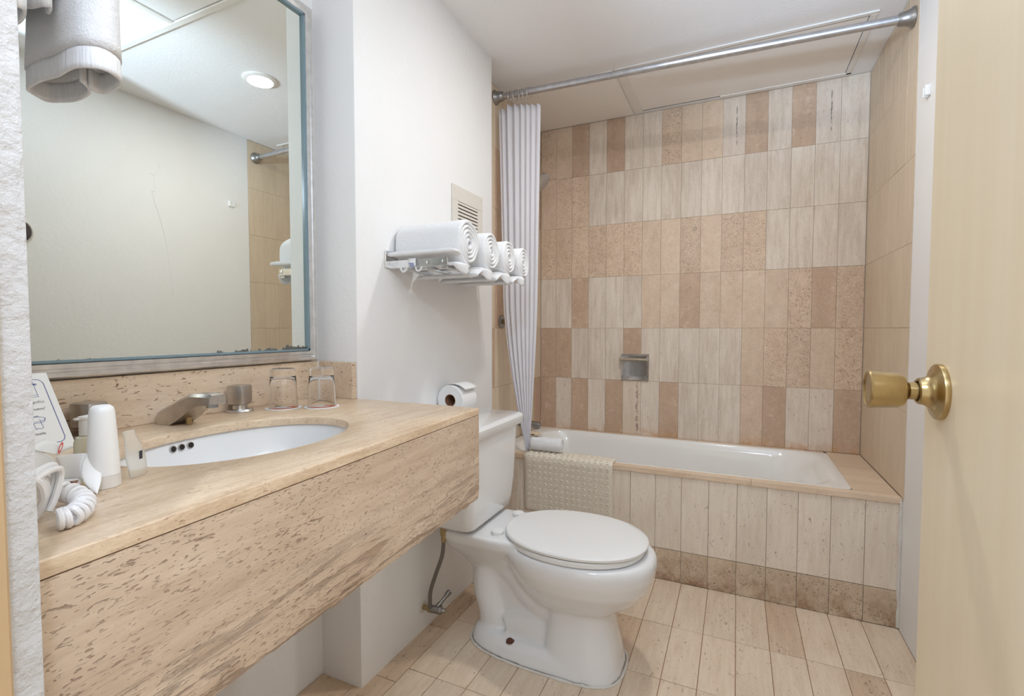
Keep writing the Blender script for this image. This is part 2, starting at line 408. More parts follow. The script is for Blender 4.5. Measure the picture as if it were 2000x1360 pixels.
def tile(parent, dims, mat, loc):
    """one stone piece; alike pieces share a mesh"""
    key = (tuple(round(d, 4) for d in dims), mat)
    if key not in _tiles:
        bm = BM(); x, y, z = (d/2 for d in dims); box(bm, -x, x, -y, y, -z, z, 0.0005)
        me = bpy.data.meshes.new('tile'); bmesh.ops.recalc_face_normals(bm, faces=bm.faces); bm.to_mesh(me); bm.free()
        me.materials.append(M[mat]); _tiles[key] = me
    o = bpy.data.objects.new('tile', _tiles[key]); C.objects.link(o); o.parent = parent
    o.location = Vector(loc) - parent.location
    return o

# ------------------------------------------------------------------ shell
bm = BM(); box(bm, -1.4, 0.75, -0.5, 2.95, -0.10, -0.0035)
floor = struct('floor', bm, 'groutf')
bm = BM(); box(bm, -1.4, 0.75, YB+0.005, YB+0.13, -0.1, 2.6)
wall_back = struct('wall_back', bm, 'grout')
bm = BM(); box(bm, XR, XR+0.13, 0.02, 2.10, -0.1, 2.6)
box(bm, XR, XR+0.13, 2.10, 2.135, -0.1, 0.4705)
wall_right = struct('wall_right', bm, 'wall')
for pth in ([(1.600, 1.935), (1.575, 1.905), (1.560, 1.872), (1.556, 1.795), (1.545, 1.780), (1.585, 1.640), (1.612, 1.505), (1.628, 1.345), (1.640, 1.250)], [(1.560, 1.872), (1.535, 1.880)], [(1.575, 1.905), (1.585, 1.925), (1.578, 1.950)]):
    bm = BM(); tube(bm, smooth_path([(XR-0.0002+0.0012*noise.noise(Vector((z_*40, 1, 0))), y_+0.004*noise.noise(Vector((z_*30, 0, 0))), z_) for y_, z_ in pth], 8), 0.0016, 6)
    finish('plaster_ridge', bm, 'wall', wall_right, smooth=True)
bm = BM(); box(bm, XR+0.005, XR+0.13, 2.10, YB+0.005, -0.1, 2.6)
wall_niche = struct('wall_right_niche', bm, 'grout')
bm = BM(); box(bm, XT-0.13, XT-0.005, YP1, YB+0.005, -0.1, 2.6)
wall_end = struct('wall_left_niche', bm, 'grout')
bm = BM(); box(bm, XT-0.13, XP, YP0, YP1, -0.1, 2.6, 0.006, 2)
struct('wall_left_pier', bm, 'wall', smooth='auto')
bm = BM(); box(bm, XM-0.12, XM, 0.02, YP0, -0.1, 2.6)
struct('wall_left', bm, 'wall')
bm = BM(); box(bm, XM-0.12, -0.507, 0.03, YF, -0.1, 2.6, 0.004, 2)
struct('wall_front', bm, 'rough', smooth='auto')
bm = BM(); box(bm, 0.285, XR+0.13, 0.03, YF, -0.1, 2.6)
struct('wall_front_right', bm, 'rough')
bm = BM(); box(bm, -0.507, 0.285, 0.03, YF, 2.08, 2.6)
struct('wall_front_header', bm, 'rough')
bm = BM(); box(bm, -0.507, -0.496, 0.03, 0.1675, 0.0, 2.08, 0.002)
struct('trim_1', bm, 'jamb')
bm = BM(); box(bm, 0.274, 0.285, 0.03, 0.1675, 0.0, 2.08, 0.002)
struct('trim_2', bm, 'jamb')
# ceiling with a hatch opening over the tub, closed above by added dark lids that block stray light
hx0, hx1, hy0, hy1 = -0.50, 0.435, 2.275, 2.745
bm = BM()
for a in ((-1.4, 0.75, 0.02, hy0), (-1.4, 0.75, hy1, 2.95), (-1.4, hx0, hy0, hy1), (hx1, 0.75, hy0, hy1)):
    box(bm, *a, ZC, ZC+0.004)
ceiling = struct('ceiling', bm, 'ceil')
bm = BM(); box(bm, -1.4, 0.75, 0.02, 2.95, ZC+0.15, ZC+0.2)
struct('ceiling_light_block', bm, 'dark')
bm = BM(); box(bm, hx0-0.02, hx1+0.02, hy0-0.02, 2.95, ZC+0.03, ZC+0.035)
bmesh.ops.translate(bm, verts=bm.verts, vec=(0, 0, 0.05))
struct('hatch_light_block', bm, 'dark')

# ------------------------------------------------------------------ back wall tiles
CX = [-1.087, -0.989, -0.892, -0.790, -0.688, -0.586, -0.486, -0.386, -0.285, -0.183, -0.083, 0.021, 0.123, 0.226, 0.326, 0.427, 0.537]
RZ = [0.472, 0.777, 1.0725, 1.366, 1.662, 1.954, 2.250]
rows = [['D', 'Lr', 'D', 'Lr', 'Dr', 'Lp', 'Lr', 'Dr', 'L', 'L', 'L', 'Br', 'Dr', 'Lr', 'Lr', 'Dr'],      # bottom
        'DDLLLDLLLLLBPPBP',
        'LLDLLLBBDBBBBPDP',
        'PPPPPPBBPBPPLLLL',
        'BPPLLLLLLLLLLLLL',
        ['P', 'B', 'D', 'L', 'D', 'L', 'L', 'P', 'B', 'B', 'Ls', 'D', 'L', 'D', 'Ls', 'L']]      # top
g = 0.0009
for r in range(6):
    for c in range(16):
        x0, x1, z0, z1 = CX[c]+g/2, CX[c+1]-g/2, RZ[r]+g/2, RZ[r+1]-g/2
        tile(wall_back, (x1-x0, 0.010, z1-z0), rows[r][c], ((x0+x1)/2, YB+0.005+random.uniform(-.0006, .0006), (z0+z1)/2))
# right niche wall and shower end wall, same courses
for r in range(6):
    z0, z1 = RZ[r]+g/2, RZ[r+1]-g/2
    y = 2.102
    while y < YB-0.02:
        y1 = min(y+0.1035, YB-0.001); 
        if YB-y1 < 0.03: y1 = YB-0.001
        tile(wall_niche, (0.010, y1-y-g, z1-z0), 'R', (XR+0.004+random.uniform(-.0004, .0004), (y+y1)/2, (z0+z1)/2)); y = y1
    y = YP1+0.001
    while y < YB-0.02:
        y1 = min(y+0.1025, YB-0.001)
        if YB-y1 < 0.03: y1 = YB-0.001
        tile(wall_end, (0.010, y1-y-g, z1-z0), 'R' if random.random() < .7 else 'D', (XT-0.004, (y+y1)/2, (z0+z1)/2)); y = y1
# tiles of the end wall below the tub rim, beside the toilet
for i in range(2):
    tile(wall_end, (0.010, 0.085, 0.30), 'A', (XT-0.004, YP1+0.045+i*0.087, 0.15))

# ------------------------------------------------------------------ floor tiles: columns across, courses along
FX = [-1.15]+[-0.921+0.1037*i for i in range(14)]
FX = [-1.149, -1.025]+[x for x in FX[1:]]+[0.5385]
FX = [x for x in FX if x <= 0.5385]
FY = [-0.30, 0.02, 0.312, 0.612, 0.913, 1.215, 1.499, 1.788, 2.1145]
for i in range(len(FX)-1):
    for j in range(len(FY)-1):
        x0, x1, y0, y1 = FX[i]+.001, FX[i+1]-.001, FY[j]+.001, FY[j+1]-.001
        if x1-x0 < 0.012: continue
        if x1 < XP+0.02 and y0 > YP0-0.1: continue
        if FX[i] < -0.93 and FX[i+1] > -0.93: y0, y1 = y0-0.066 if j > 4 else y0, y1-0.066 if j in (4, 5, 6) else y1
        ang = 0.0
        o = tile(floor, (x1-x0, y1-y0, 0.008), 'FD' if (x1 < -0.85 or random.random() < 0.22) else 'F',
                 ((x0+x1)/2, (y0+y1)/2, -0.004+random.uniform(-.0004, .0002)))

# ------------------------------------------------------------------ tub and tiled surround
sur = thing('tub_surround', 'beige stone tiled surround with narrow ledge boxing in the bathtub', 'tub surround', (-0.28, YA, 0))
bm = BM(); box(bm, XT, XR-0.001, YA+0.006, YA+0.03, 0, 0.452)
finish('backing', bm, 'grout', sur)
AX = [0.5385]+[0.433-0.1055*k for k in range(15)]
AX = [x for x in AX if x > XT]+[XT+0.001]
for a, b in zip(AX, AX[1:]):
    if a-b < 0.02: continue
    tile(sur, (a-b-.0015, 0.012, 0.4505-0.1355), 'A', ((a+b)/2, YA+0.006+random.uniform(-.0006, .0004), (0.4505+0.1355)/2))
    tile(sur, (a-b-.0015, 0.012, 0.1325), 'AL', ((a+b)/2, YA+0.0055+random.uniform(-.0006, .0004), 0.1335/2))
# front cap strips, back strips, right ledge boards
for a, b in ((0.538, 0.06), (0.059, -0.50), (-0.501, XT+0.002)):
    tile(sur, (a-b, 0.040, 0.020), 'LX', ((a+b)/2, YA+0.014, 0.461))
x = XT+0.002
while x < 0.385:
    x1 = min(x+random.choice((0.2, 0.3, 0.1)), 0.388); tile(sur, (x1-x-.0012, 0.034, 0.014), random.choice(('LX', 'D', 'LX')), ((x+x1)/2, YB-0.0178, 0.4655)); x = x1
ys = [YA+0.036, 2.255, 2.365, 2.475, 2.585, 2.69, YB-0.001]
for a, b in zip(ys, ys[1:]):
    tile(sur, (0.138, b-a-.0014, 0.016), 'LX', (0.4685, (a+b)/2, 0.463))
tub = thing('bathtub', 'white enamel bathtub sunk behind the beige tiled apron', 'bathtub', (-0.34, 2.43, 0))
bm = BM()
tx0, tx1, ty0, ty1 = XT+0.004, 0.398, YA+0.034, YB-0.034
def tubring(x0, x1, y0, y1, r, z, n=8): return [(x, y, z) for x, y in rrect(x0, x1, y0, y1, r, n)]
rings = [tubring(tx0, tx1, ty0, ty1, 0.02, 0.462), tubring(tx0, tx1, ty0, ty1, 0.02, 0.472),
         tubring(tx0+0.05, tx1-0.035, ty0+0.012, ty1-0.012, 0.10, 0.474),
         tubring(tx0+0.062, tx1-0.055, ty0+0.02, ty1-0.02, 0.14, 0.466),
         tubring(tx0+0.075, tx1-0.09, ty0+0.03, ty1-0.028, 0.17, 0.43),
         tubring(tx0+0.09, tx1-0.15, ty0+0.042, ty1-0.04, 0.18, 0.33),
         tubring(tx0+0.11, tx1-0.22, ty0+0.055, ty1-0.052, 0.17, 0.20),
         tubring(tx0+0.15, tx1-0.27, ty0+0.09, ty1-0.09, 0.14, 0.13)]
loft(bm, rings, cap=False); bm.faces.new([bm.verts[i] for i in range(0)]) if False else None
bm.verts.ensure_lookup_table(); n = len(rings[0]); bm.faces.new(bm.verts[-n:])
finish('basin', bm, 'enamel', tub, smooth='auto')
bm = BM(); lathe(bm, [(0.0, 0), (0.026, 0), (0.028, 0.002), (0.020, 0.004), (0.0, 0.004)], (-0.86, 2.44, 0.13), n=20)
finish('drain', bm, 'chrome', tub, smooth=True)
bm = BM(); lathe(bm, [(0.033, 0), (0.033, 0.004), (0.028, 0.008), (0.0, 0.009)], (tx0+0.085, 2.44, 0.37), (1, 0, 0.1), n=20)
finish('overflow_plate', bm, 'chrome', tub, smooth=True)

bm = BM(); zz_ = [0.004+0.456*i/60 for i in range(61)]
tube(bm, [(XR-0.003-0.004*abs(noise.noise(Vector((z_*21, 0, 2)))), YA-0.002, z_) for z_ in zz_], [0.006+0.005*noise.noise(Vector((z_*17, 4, 0))) for z_ in zz_], 8)
finish('plaster_bead', bm, 'caulk', sur, smooth=True)

# ------------------------------------------------------------------ ceiling boards and trims
def sheet(name, label, x0, x1, y0, y1, z0, z1, mat='panel', tilt=0.0):
    o = thing(name, label, 'ceiling panel', ((x0+x1)/2, (y0+y1)/2, z1))
    bm = BM(); box(bm, x0, x1, y0, y1, z0, z1, 0.001)
    for v in bm.verts: v.co.z -= tilt*max(0, (v.co.y-y0)/(y1-y0))
    finish('board', bm, mat, o)
    return o
p = sheet('ceiling_hatch', 'beige ceiling board over the tub with a dark gap at its rear edge', -0.486, 0.432, 2.279, 2.728, ZC-0.002, ZC+0.006, tilt=0.0)
for x0, x1, y0, y1 in ((-0.53, 0.46, 2.248, 2.268), (-0.53, -0.484, 2.268, 2.742), (0.436, 0.458, 2.268, 2.742), (-0.1, 0.46, 2.727, 2.757)):
    bm = BM(); box(bm, x0, x1, y0, y1, ZC-0.0055, ZC-0.0002, 0.0015); finish('trim_strip', bm, 'trimw', p)
p = sheet('ceiling_board', 'plain beige ceiling board above the shower curtain', -1.085, -0.535, 2.27, 2.757, ZC-0.0045, ZC-0.0003)
bm = BM(); box(bm, -1.085, -0.535, 2.250, 2.268, ZC-0.006, ZC-0.0003, 0.0015); finish('trim_strip', bm, 'trimw', p)
p = sheet('ceiling_access_panel', 'white access panel in the ceiling seen in the mirror', -0.93, -0.28, 0.55, 1.185, ZC-0.006, ZC-0.0003, 'ceil')
for x0, x1, y0, y1 in ((-0.96, 0.53, 1.19, 1.215), (-0.275, -0.25, 0.52, 1.19), (-0.96, -0.935, 0.52, 1.19), (-0.935, -0.275, 0.52, 0.545)):
    bm = BM(); box(bm, x0, x1, y0, y1, ZC-0.009, ZC-0.0003, 0.002); finish('trim_strip', bm, 'trimw', p)
dl = thing('recessed_downlight', 'round recessed ceiling light glowing in the mirror', 'ceiling light', (-0.18, 1.636, ZC))
bm = BM(); lathe(bm, [(0.050, -0.0002), (0.076, -0.0002), (0.077, -0.003), (0.072, -0.007), (0.056, -0.009), (0.052, -0.006), (0.050, -0.0002)], (-0.18, 1.636, ZC), n=40, cap=False)
finish('trim_ring', bm, 'trimw', dl, smooth=True)
bm = BM(); lathe(bm, [(0.0, -0.006), (0.03, -0.0055), (0.051, -0.003)], (-0.18, 1.636, ZC), n=40, cap=False)
finish('lens', bm, 'lit', dl, smooth=True)
l = lamp('downlight_lamp', 'AREA', (-0.18, 1.636, ZC-0.012), 6.2, (1.02, 1.0, 0.97), shape='DISK', size=0.112)
l.parent = dl; l.matrix_parent_inverse = Matrix.Translation(-dl.location)

# ------------------------------------------------------------------ door with brass knob
XD = 0.243; YE = 0.868
door = struct('door_1', box(BM(), XD, XD+0.036, 0.185, YE, 0.012, 2.05, 0.0012), 'doorwood')
kz = 0.987; ky = YE-0.058
def dpart(name, prof, mat, n=36):
    bm = BM(); lathe(bm, prof, (XD, ky, kz), (-1, 0, 0), n=n); return finish(name, bm, mat, door, smooth=True)
kn = dpart('door_knob', [(0.0, 0.020), (0.0115, 0.020), (0.0115, 0.034), (0.014, 0.037), (0.0205, 0.040), (0.0235, 0.046), (0.0255, 0.074), (0.0262, 0.0775), (0.0250, 0.0795), (0.0225, 0.0800), (0.0215, 0.0785), (0.0, 0.0782)], 'brass')
dpart('knob_rose', [(0.0, 0.0), (0.0365, 0.0), (0.0370, 0.003), (0.0362, 0.006), (0.0335, 0.0075), (0.0270, 0.0095), (0.0205, 0.0135), (0.0180, 0.0190), (0.0172, 0.0240), (0.0155, 0.0255), (0.0138, 0.0245), (0.0135, 0.0200), (0.0, 0.0200)], 'brass')
bm = BM(); box(bm, XD+0.008, XD+0.028, YE-0.0015, YE+0.0008, kz-0.028, kz+0.028, 0.0004); finish('latch_plate', bm, 'brass', door)

# ------------------------------------------------------------------ mirror
mir = thing('wall_mirror', 'large wall mirror in a silver metal frame above the washbasin', 'mirror', (-1.13, 0.64, 0.975))
my0, my1, mz0, mz1 = 0.215, 1.058, 0.978, 1.985
fw = 0.030
bm = BM(); box(bm, -1.146, -1.128, my0+fw-0.006, my1-fw+0.006, mz0+fw-0.006, mz1-fw+0.006)
finish('glass', bm, 'mirror', mir)
bm = BM()
i = fw-0.001
for a in ((my0+i, my1-i, mz0+i, mz0+i+0.005), (my0+i, my1-i, mz1-i-0.005, mz1-i), (my0+i, my0+i+0.005, mz0+i, mz1-i), (my1-i-0.005, my1-i, mz0+i, mz1-i)):
    box(bm, -1.1285, -1.120, *a)
finish('frame_reflection', bm, 'edge', mir)  # strip coloured as the frame's inner side reflected in the glass
def rail(p0, p1, inward):
    """mitred frame rail with a stepped profile"""
    d = (Vector(p1)-Vector(p0)).normalized(); inn = Vector(inward)
    prof = [(0, 0), (0, 0.024), (0.003, 0.027), (0.011, 0.027), (0.013, 0.0245), (0.017, 0.0245), (0.019, 0.027), (0.027, 0.027), (fw, 0.023), (fw, 0)]
    bm = BM(); rings = []
    for P, s in ((Vector(p0), 1), (Vector(p1), -1)):
        rings.append([P + inn*a + d*s*a + Vector((b, 0, 0)) for a, b in prof])
    loft(bm, rings); finish('frame_rail', bm, 'alu', mir)
X0 = -1.1475
rail((X0, my0, mz0), (X0, my1, mz0), (0, 0, 1)); rail((X0, my0, mz1), (X0, my1, mz1), (0, 0, -1))
rail((X0, my0, mz0), (X0, my0, mz1), (0, 1, 0)); rail((X0, my1, mz0), (X0, my1, mz1), (0, -1, 0))

# ------------------------------------------------------------------ vanity counter
van = thing('vanity_counter', 'beige stone vanity counter with deep rough front apron', 'counter', (-0.85, 0.64, 0.63))
ZT, ZB = 0.868, 0.8515
cxs, cys, ea, eb = -0.832, 0.612, 0.152, 0.208       # basin opening
quad = [Vector((XM+0.003, YF+0.001)), Vector((-0.545, YF+0.001)), Vector((-0.594, YP0-0.003)), Vector((XM+0.003, YP0-0.003))]
angs = sorted([2*PI*i/96 for i in range(96)]+[math.atan2(q.y-cys, q.x-cxs) % (2*PI) for q in quad])
def ray_quad(a):
    d = Vector((math.cos(a), math.sin(a))); o = Vector((cxs, cys)); best = None
    for i in range(4):
        p, q = quad[i], quad[(i+1) % 4]; e = q-p
        den = d.x*e.y-d.y*e.x
        if abs(den) < 1e-9: continue
        t = ((p.x-o.x)*e.y-(p.y-o.y)*e.x)/den; s = ((p.x-o.x)*d.y-(p.y-o.y)*d.x)/den
        if t > 0 and -1e-6 <= s <= 1+1e-6 and (best is None or t < best): best = t
    return o+d*best
def ell(a, k=0.0):
    # ellipse point in direction a
    ca, sa = math.cos(a), math.sin(a); r = 1/math.sqrt((ca/(ea+k))**2+(sa/(eb+k))**2)
    return Vector((cxs+ca*r, cys+sa*r))
bm = BM(); rings = []
def ring2(f, z): return [(f(a).x, f(a).y, z) for a in angs]
inset = lambda a, k: (lambda q: q+(Vector((cxs, cys))-q).normalized()*k)(ray_quad(a))
loft(bm, [ring2(lambda a: ell(a), ZB), ring2(lambda a: ell(a), ZT-0.004), ring2(lambda a: ell(a, 0.0015), ZT-0.001), ring2(lambda a: ell(a, 0.004), ZT),
          ring2(lambda a: inset(a, 0.004), ZT), ring2(lambda a: inset(a, 0.001), ZT-0.0015), ring2(ray_quad, ZT-0.005), ring2(ray_quad, ZB), ring2(lambda a: ell(a), ZB)], cap=False)
bmesh.ops.remove_doubles(bm, verts=bm.verts, dist=1e-6)
finish('countertop', bm, 'CT', van, smooth='auto')
# front apron: slab following the counter edge, ragged lower edge, rounded far corner
bm = BM(); rings = []
ny, nz = 150, 30
def front_x(y): return -0.545+(y-YF)*(-0.594+0.545)/(YP0-YF)
for side in (0, 1):
    pass
grid = []
za, zb = 0.8498, 0.634
yA, yB_ = YF+0.001, YP0-0.003
for iy in range(ny+1):
    y = yA+(yB_-yA)*iy/ny
    zl = zb+0.0035*noise.noise(Vector((y*38, 0, 1)))+0.002*noise.noise(Vector((y*110, 5, 1)))
    d = yB_-y
    if d < 0.014: zl += 0.014-math.sqrt(max(0, 0.014**2-(0.014-d)**2))
    col = []
    for iz in range(nz+1):
        z = za+(zl-za)*iz/nz
        k = max(0, (0.70-z)/0.07)
        rel = k*0.0022*noise.noise(Vector((y*14, z*120, 3)))+k*0.0014*noise.noise(Vector((y*50, z*260, 9)))
        col.append((front_x(y)-0.0006+rel-(0.003*max(0, k-0.75)*4 if iz > nz-2 else 0), y, z))
    grid.append(col)
V = [[bm.verts.new(p) for p in c] for c in grid]
W = [[bm.verts.new((p[0]-0.022, p[1], p[2])) for p in c] for c in grid]
for i in range(ny):
    for j in range(nz):
        bm.faces.new((V[i][j], V[i+1][j], V[i+1][j+1], V[i][j+1]))
        bm.faces.new((W[i][j], W[i][j+1], W[i+1][j+1], W[i+1][j]))
    bm.faces.new((V[i][0], W[i][0], W[i+1][0], V[i+1][0])); bm.faces.new((V[i][nz], V[i+1][nz], W[i+1][nz], W[i][nz]))
for j in range(nz):
    bm.faces.new((V[0][j], V[0][j+1], W[0][j+1], W[0][j])); bm.faces.new((V[ny][j], W[ny][j], W[ny][j+1], V[ny][j+1]))
finish('apron', bm, 'apron', van, smooth='auto', label='rough travertine apron slab with a torn lower edge')
bm = BM(); box(bm, XM+0.001, XM+0.020, YF+0.002, YP0-0.002, ZT, 0.974, 0.001); finish('backsplash', bm, 'CE', van)
bm = BM(); box(bm, XM+0.0215, -0.999, YP0-0.018, YP0-0.001, ZT, 0.973, 0.001); finish('side_splash', bm, 'CE', van)
bm = BM(); box(bm, XM+0.018, XM+0.024, YP0-0.022, YP0-0.016, ZT, 0.975, 0.002); finish('caulk_bead', bm, 'caulk', van)

sink = thing('sink_basin', 'oval white washbasin set under the stone counter', 'sink', (cxs, cys, 0.70))
bm = BM(); N = 64
def er(k, z, sq=1.0): return [(cxs+(ea+k)*math.cos(2*PI*i/N), cys+(eb+k)*math.sin(2*PI*i/N), z) for i in range(N)]
loft(bm, [er(0.022, 0.851), er(0.006, 0.851), er(0.004, 0.845), er(-0.002, 0.82), er(-0.016, 0.785), er(-0.040, 0.752), er(-0.075, 0.732), er(-0.115, 0.724)], cap=False)
bm.verts.ensure_lookup_table(); bm.faces.new(bm.verts[-N:])
ob = finish('basin', bm, 'white', sink, smooth=True)
so = ob.modifiers.new('wall', 'SOLIDIFY'); so.thickness = 0.008; so.offset = -1
bm = BM(); lathe(bm, [(0.0, 0.0), (0.024, 0.0), (0.026, 0.003), (0.018, 0.005), (0.0, 0.002)], (cxs, cys, 0.7245), n=24); finish('drain', bm, 'chrome', sink, smooth=True)
for yy in (0.566, 0.583, 0.601):
    a = math.atan2((yy-cys)/(eb+0.002), -1); s = (yy-cys)/(eb+0.001)
    px = cxs-(ea+0.001)*math.sqrt(1-s*s); nx, nyv = -(px-cxs)/ea**2, -(yy-cys)/eb**2
    nn = Vector((nx, nyv, 0.0)).normalized(); nn.z = 0.2; nn.normalize()
    bm = BM(); lathe(bm, [(0.0, 0.0012), (0.0052, 0.0012)], (px, yy, 0.838), nn, n=20, cap=False)
    h = finish('overflow_hole', bm, 'dark', sink)
    bm = BM(); lathe(bm, [(0.0050, 0.0010), (0.0054, 0.0024), (0.0064, 0.0022), (0.0067, 0.0)], (px, yy, 0.838), nn, n=20, cap=False)
    finish('hole_rim', bm, 'steel', h, smooth=True)

# ------------------------------------------------------------------ taps
def tap_handle(y, label):
    o = thing('tap_handle', label, 'tap handle', (-1.097, y, ZT), 0, 'tap handles of the washbasin')
    bm = BM(); lathe(bm, [(0.0, 0), (0.030, 0), (0.0305, 0.003), (0.028, 0.0065), (0.017, 0.008), (0.016, 0.018), (0.0, 0.018)], (0, 0, 0), n=36)
    finish('flange', bm, 'steel', o, smooth=True, world=False)
    bm = BM(); rings = []
    for hw, z in ((0.015, 0.0165), (0.0178, 0.0180), (0.0205, 0.0200), (0.0210, 0.028), (0.0213, 0.060), (0.0205, 0.0635), (0.017, 0.0648)):
        rings.append([(a*math.cos(.35)-b*math.sin(.35), a*math.sin(.35)+b*math.cos(.35), z) for a, b in rrect(-hw, hw, -hw, hw, hw*0.34, 2)])
    loft(bm, rings); finish('grip', bm, 'steel', o, smooth=True, world=False)
    return o
tap_handle(0.487, 'squared steel tap handle behind the white shampoo tube')
tap_handle(0.790, 'squared steel tap handle beside the upturned glasses')
sp = thing('basin_spout', 'angular steel spout slanting over the washbasin', 'faucet', (-1.095, 0.636, ZT))
bm = BM()
def sec(x, z0, z1, hw, ch=0.006): # chamfered section in the YZ plane
    return [(x, 0.636+a, z) for a, z in ((-hw, z0), (-hw, z1-ch), (-hw+ch, z1), (hw-ch, z1), (hw, z1-ch), (hw, z0))]
loft(bm, [sec(-1.117, 0.8685, 0.886, 0.026), sec(-1.105, 0.8685, 0.897, 0.027), sec(-1.070, 0.8685, 0.912, 0.025), sec(-1.046, 0.8805, 0.923, 0.023), sec(-1.010, 0.902, 0.9365, 0.0205), sec(-0.985, 0.9135, 0.9375, 0.0195), sec(-0.953, 0.9165, 0.938, 0.0185), sec(-0.949, 0.919, 0.936, 0.017)])
finish('body', bm, 'steel', sp, smooth='auto')
bm = BM(); cyl(bm, (-0.967, 0.636, 0.9175), (-0.967, 0.636, 0.9095), 0.0115, 0.0105); finish('aerator', bm, 'dull', sp, smooth=True)
bm = BM(); cyl(bm, (-1.045, 0.636, 0.8685), (-1.045, 0.636, 0.884), 0.006); finish('pop_up_stub', bm, 'oldbrass', sp, smooth=True)

# ------------------------------------------------------------------ glasses on coasters
def tumbler(x, y, gl, cl):
    c = thing('paper_coaster', cl, 'coaster', (x, y, ZT), 0, 'round paper coasters')
    bm = BM(); lathe(bm, [(0.0, 0.0002), (0.043, 0.0002), (0.0432, 0.0008), (0.043, 0.0014), (0.0, 0.0014)], (0, 0, 0), n=48)
    finish('disc', bm, 'paper', c, smooth=True, world=False)
    bm = BM()
    a0 = [math.radians(a) for a in range(-130, 130, 10)]
    sw = [((0.034+0.002*math.sin(2*a))*math.cos(a), (0.034+0.002*math.sin(2*a))*math.sin(a)) for a in a0]+[((0.014+0.006*math.sin(1.5*a))*math.cos(a), (0.014+0.006*math.sin(1.5*a))*math.sin(a)) for a in reversed(a0)]
    n2 = len(a0)
    vv = [bm.verts.new((p[0], p[1], 0.00165)) for p in sw]
    for i in range(n2-1): bm.faces.new((vv[i], vv[i+1], vv[2*n2-2-i], vv[2*n2-1-i]))
    vv = [bm.verts.new((0.011*math.cos(t), -0.025+0.006*math.sin(t), 0.0017)) for t in [2*PI*k/16 for k in range(16)]]
    bm.faces.new(vv)
    finish('printed_emblem', bm, 'orange', c, world=False, label='orange swirl emblem')
    gs = thing('drinking_glass', gl, 'glass', (x, y, ZT+0.0018), 0, 'upturned glasses')
    bm = BM()
    lathe(bm, [(0.0325, 0.0), (0.0345, 0.0), (0.0348, 0.002), (0.0325, 0.050), (0.0296, 0.088), (0.0298, 0.091), (0.0294, 0.096), (0.027, 0.099), (0.0, 0.0985), (0.0, 0.0985),
               (0.0, 0.080), (0.0, 0.080), (0.0250, 0.0795), (0.0280, 0.075), (0.0308, 0.045), (0.0325, 0.0)], (0, 0, 0), n=48, cap=False)
    bmesh.ops.remove_doubles(bm, verts=bm.verts, dist=2e-4)
    finish('tumbler', bm, 'glass', gs, smooth=True, world=False)
tumbler(-1.045, 0.872, 'clear tumbler standing upside down, next to the tap', 'white round coaster with orange print under the glass next to the tap')
tumbler(-0.972, 0.928, 'clear tumbler standing upside down, farther from the tap', 'white round coaster with orange print under the glass farther from the tap')

# ------------------------------------------------------------------ towel card leaning on the backsplash
def text_part(txt, size, origin, u, v, mat, parent, name='lettering'):
    cu = bpy.data.curves.new(name, 'FONT'); cu.body = txt; cu.size = size; cu.align_x = 'RIGHT'
    ob = bpy.data.objects.new('tmp', cu); C.objects.link(ob)
    dg = bpy.context.evaluated_depsgraph_get(); me = bpy.data.meshes.new_from_object(ob.evaluated_get(dg))
    bpy.data.objects.remove(ob)
    nrm = Vector(u).cross(Vector(v))
    mt = Matrix((Vector(u), Vector(v), nrm)).transposed().to_4x4(); mt.translation = Vector(origin)
    me.transform(mt); me.materials.append(M[mat])
    o = bpy.data.objects.new(name, me); C.objects.link(o); o.parent = parent
    o.matrix_parent_inverse = Matrix.Translation(-parent.location); return o
cl = thing('printed_card', 'white printed towel-use card leaning against the backsplash', 'card', (-1.04, 0.385, ZT))
cu_, cv_ = Vector((-0.10, 0.995, 0)).normalized(), Vector((-0.073, -0.008, 0.1215)).normalized()
cv_ = (cv_-cu_*cv_.dot(cu_)).normalized(); cn_ = cu_.cross(cv_)
CO = Vector((-1.0255, 0.435, ZT+0.0012))          # lower right corner; a runs left
def cp(a, b, d=0.0): return CO-cu_*a+cv_*b+cn_*d
bm = BM(); loft(bm, [[cp(0, 0), cp(0.10, 0), cp(0.10, 0.144), cp(0, 0.144)], [cp(0, 0, .0008), cp(0.10, 0, .0008), cp(0.10, 0.144, .0008), cp(0, 0.144, .0008)]])
finish('sheet', bm, 'paper', cl)
def line(pts, w, mat, name, d=0.0011, closed=False):
    bm = BM(); P = [Vector((a, b)) for a, b in pts]
    if closed: P.append(P[0])
    for p, q in zip(P, P[1:]):
        t = (q-p); L = t.length
        if L < 1e-6: continue
        t /= L; nn = Vector((-t.y, t.x))*w/2; p2 = p-t*w*.3; q2 = q+t*w*.3
        bm.faces.new([bm.verts.new(cp(z.x, z.y, d)) for z in (p2+nn, q2+nn, q2-nn, p2-nn)])
    return finish(name, bm, mat, cl)
line(rrect(0.010, 0.090, 0.012, 0.132, 0.010), 0.0010, 'blue', 'printed_border', closed=True)
bmw = [(0.022, 0.1225), (0.07, 0.1225)]
line(bmw, 0.0017, 'blue', 'printed_rail')
line([(0.0215+0.0016*math.cos(t), 0.1225+0.0016*math.sin(t)) for t in [k*PI/5 for k in range(11)]], 0.0007, 'blue', 'printed_rail_end')
for a0, a1 in ((0.024, 0.041), (0.043, 0.060)):
    line([(a0, 0.127), (a1, 0.127), (a1+.001, 0.099), (a0-.0005, 0.099)], 0.0006, 'blue', 'printed_towel', closed=True)
    line([(a0, 0.1025), (a1+.0005, 0.1025)], 0.0005, 'blue', 'printed_towel_hem')
text_part('La toalla colgada significa', 0.0064, cp(0.0185, 0.0875, .0011), cu_, cv_, 'grey', cl)
text_part('"La usaré de nuevo"', 0.0066, cp(0.0200, 0.0745, .0011), cu_, cv_, 'ink', cl)
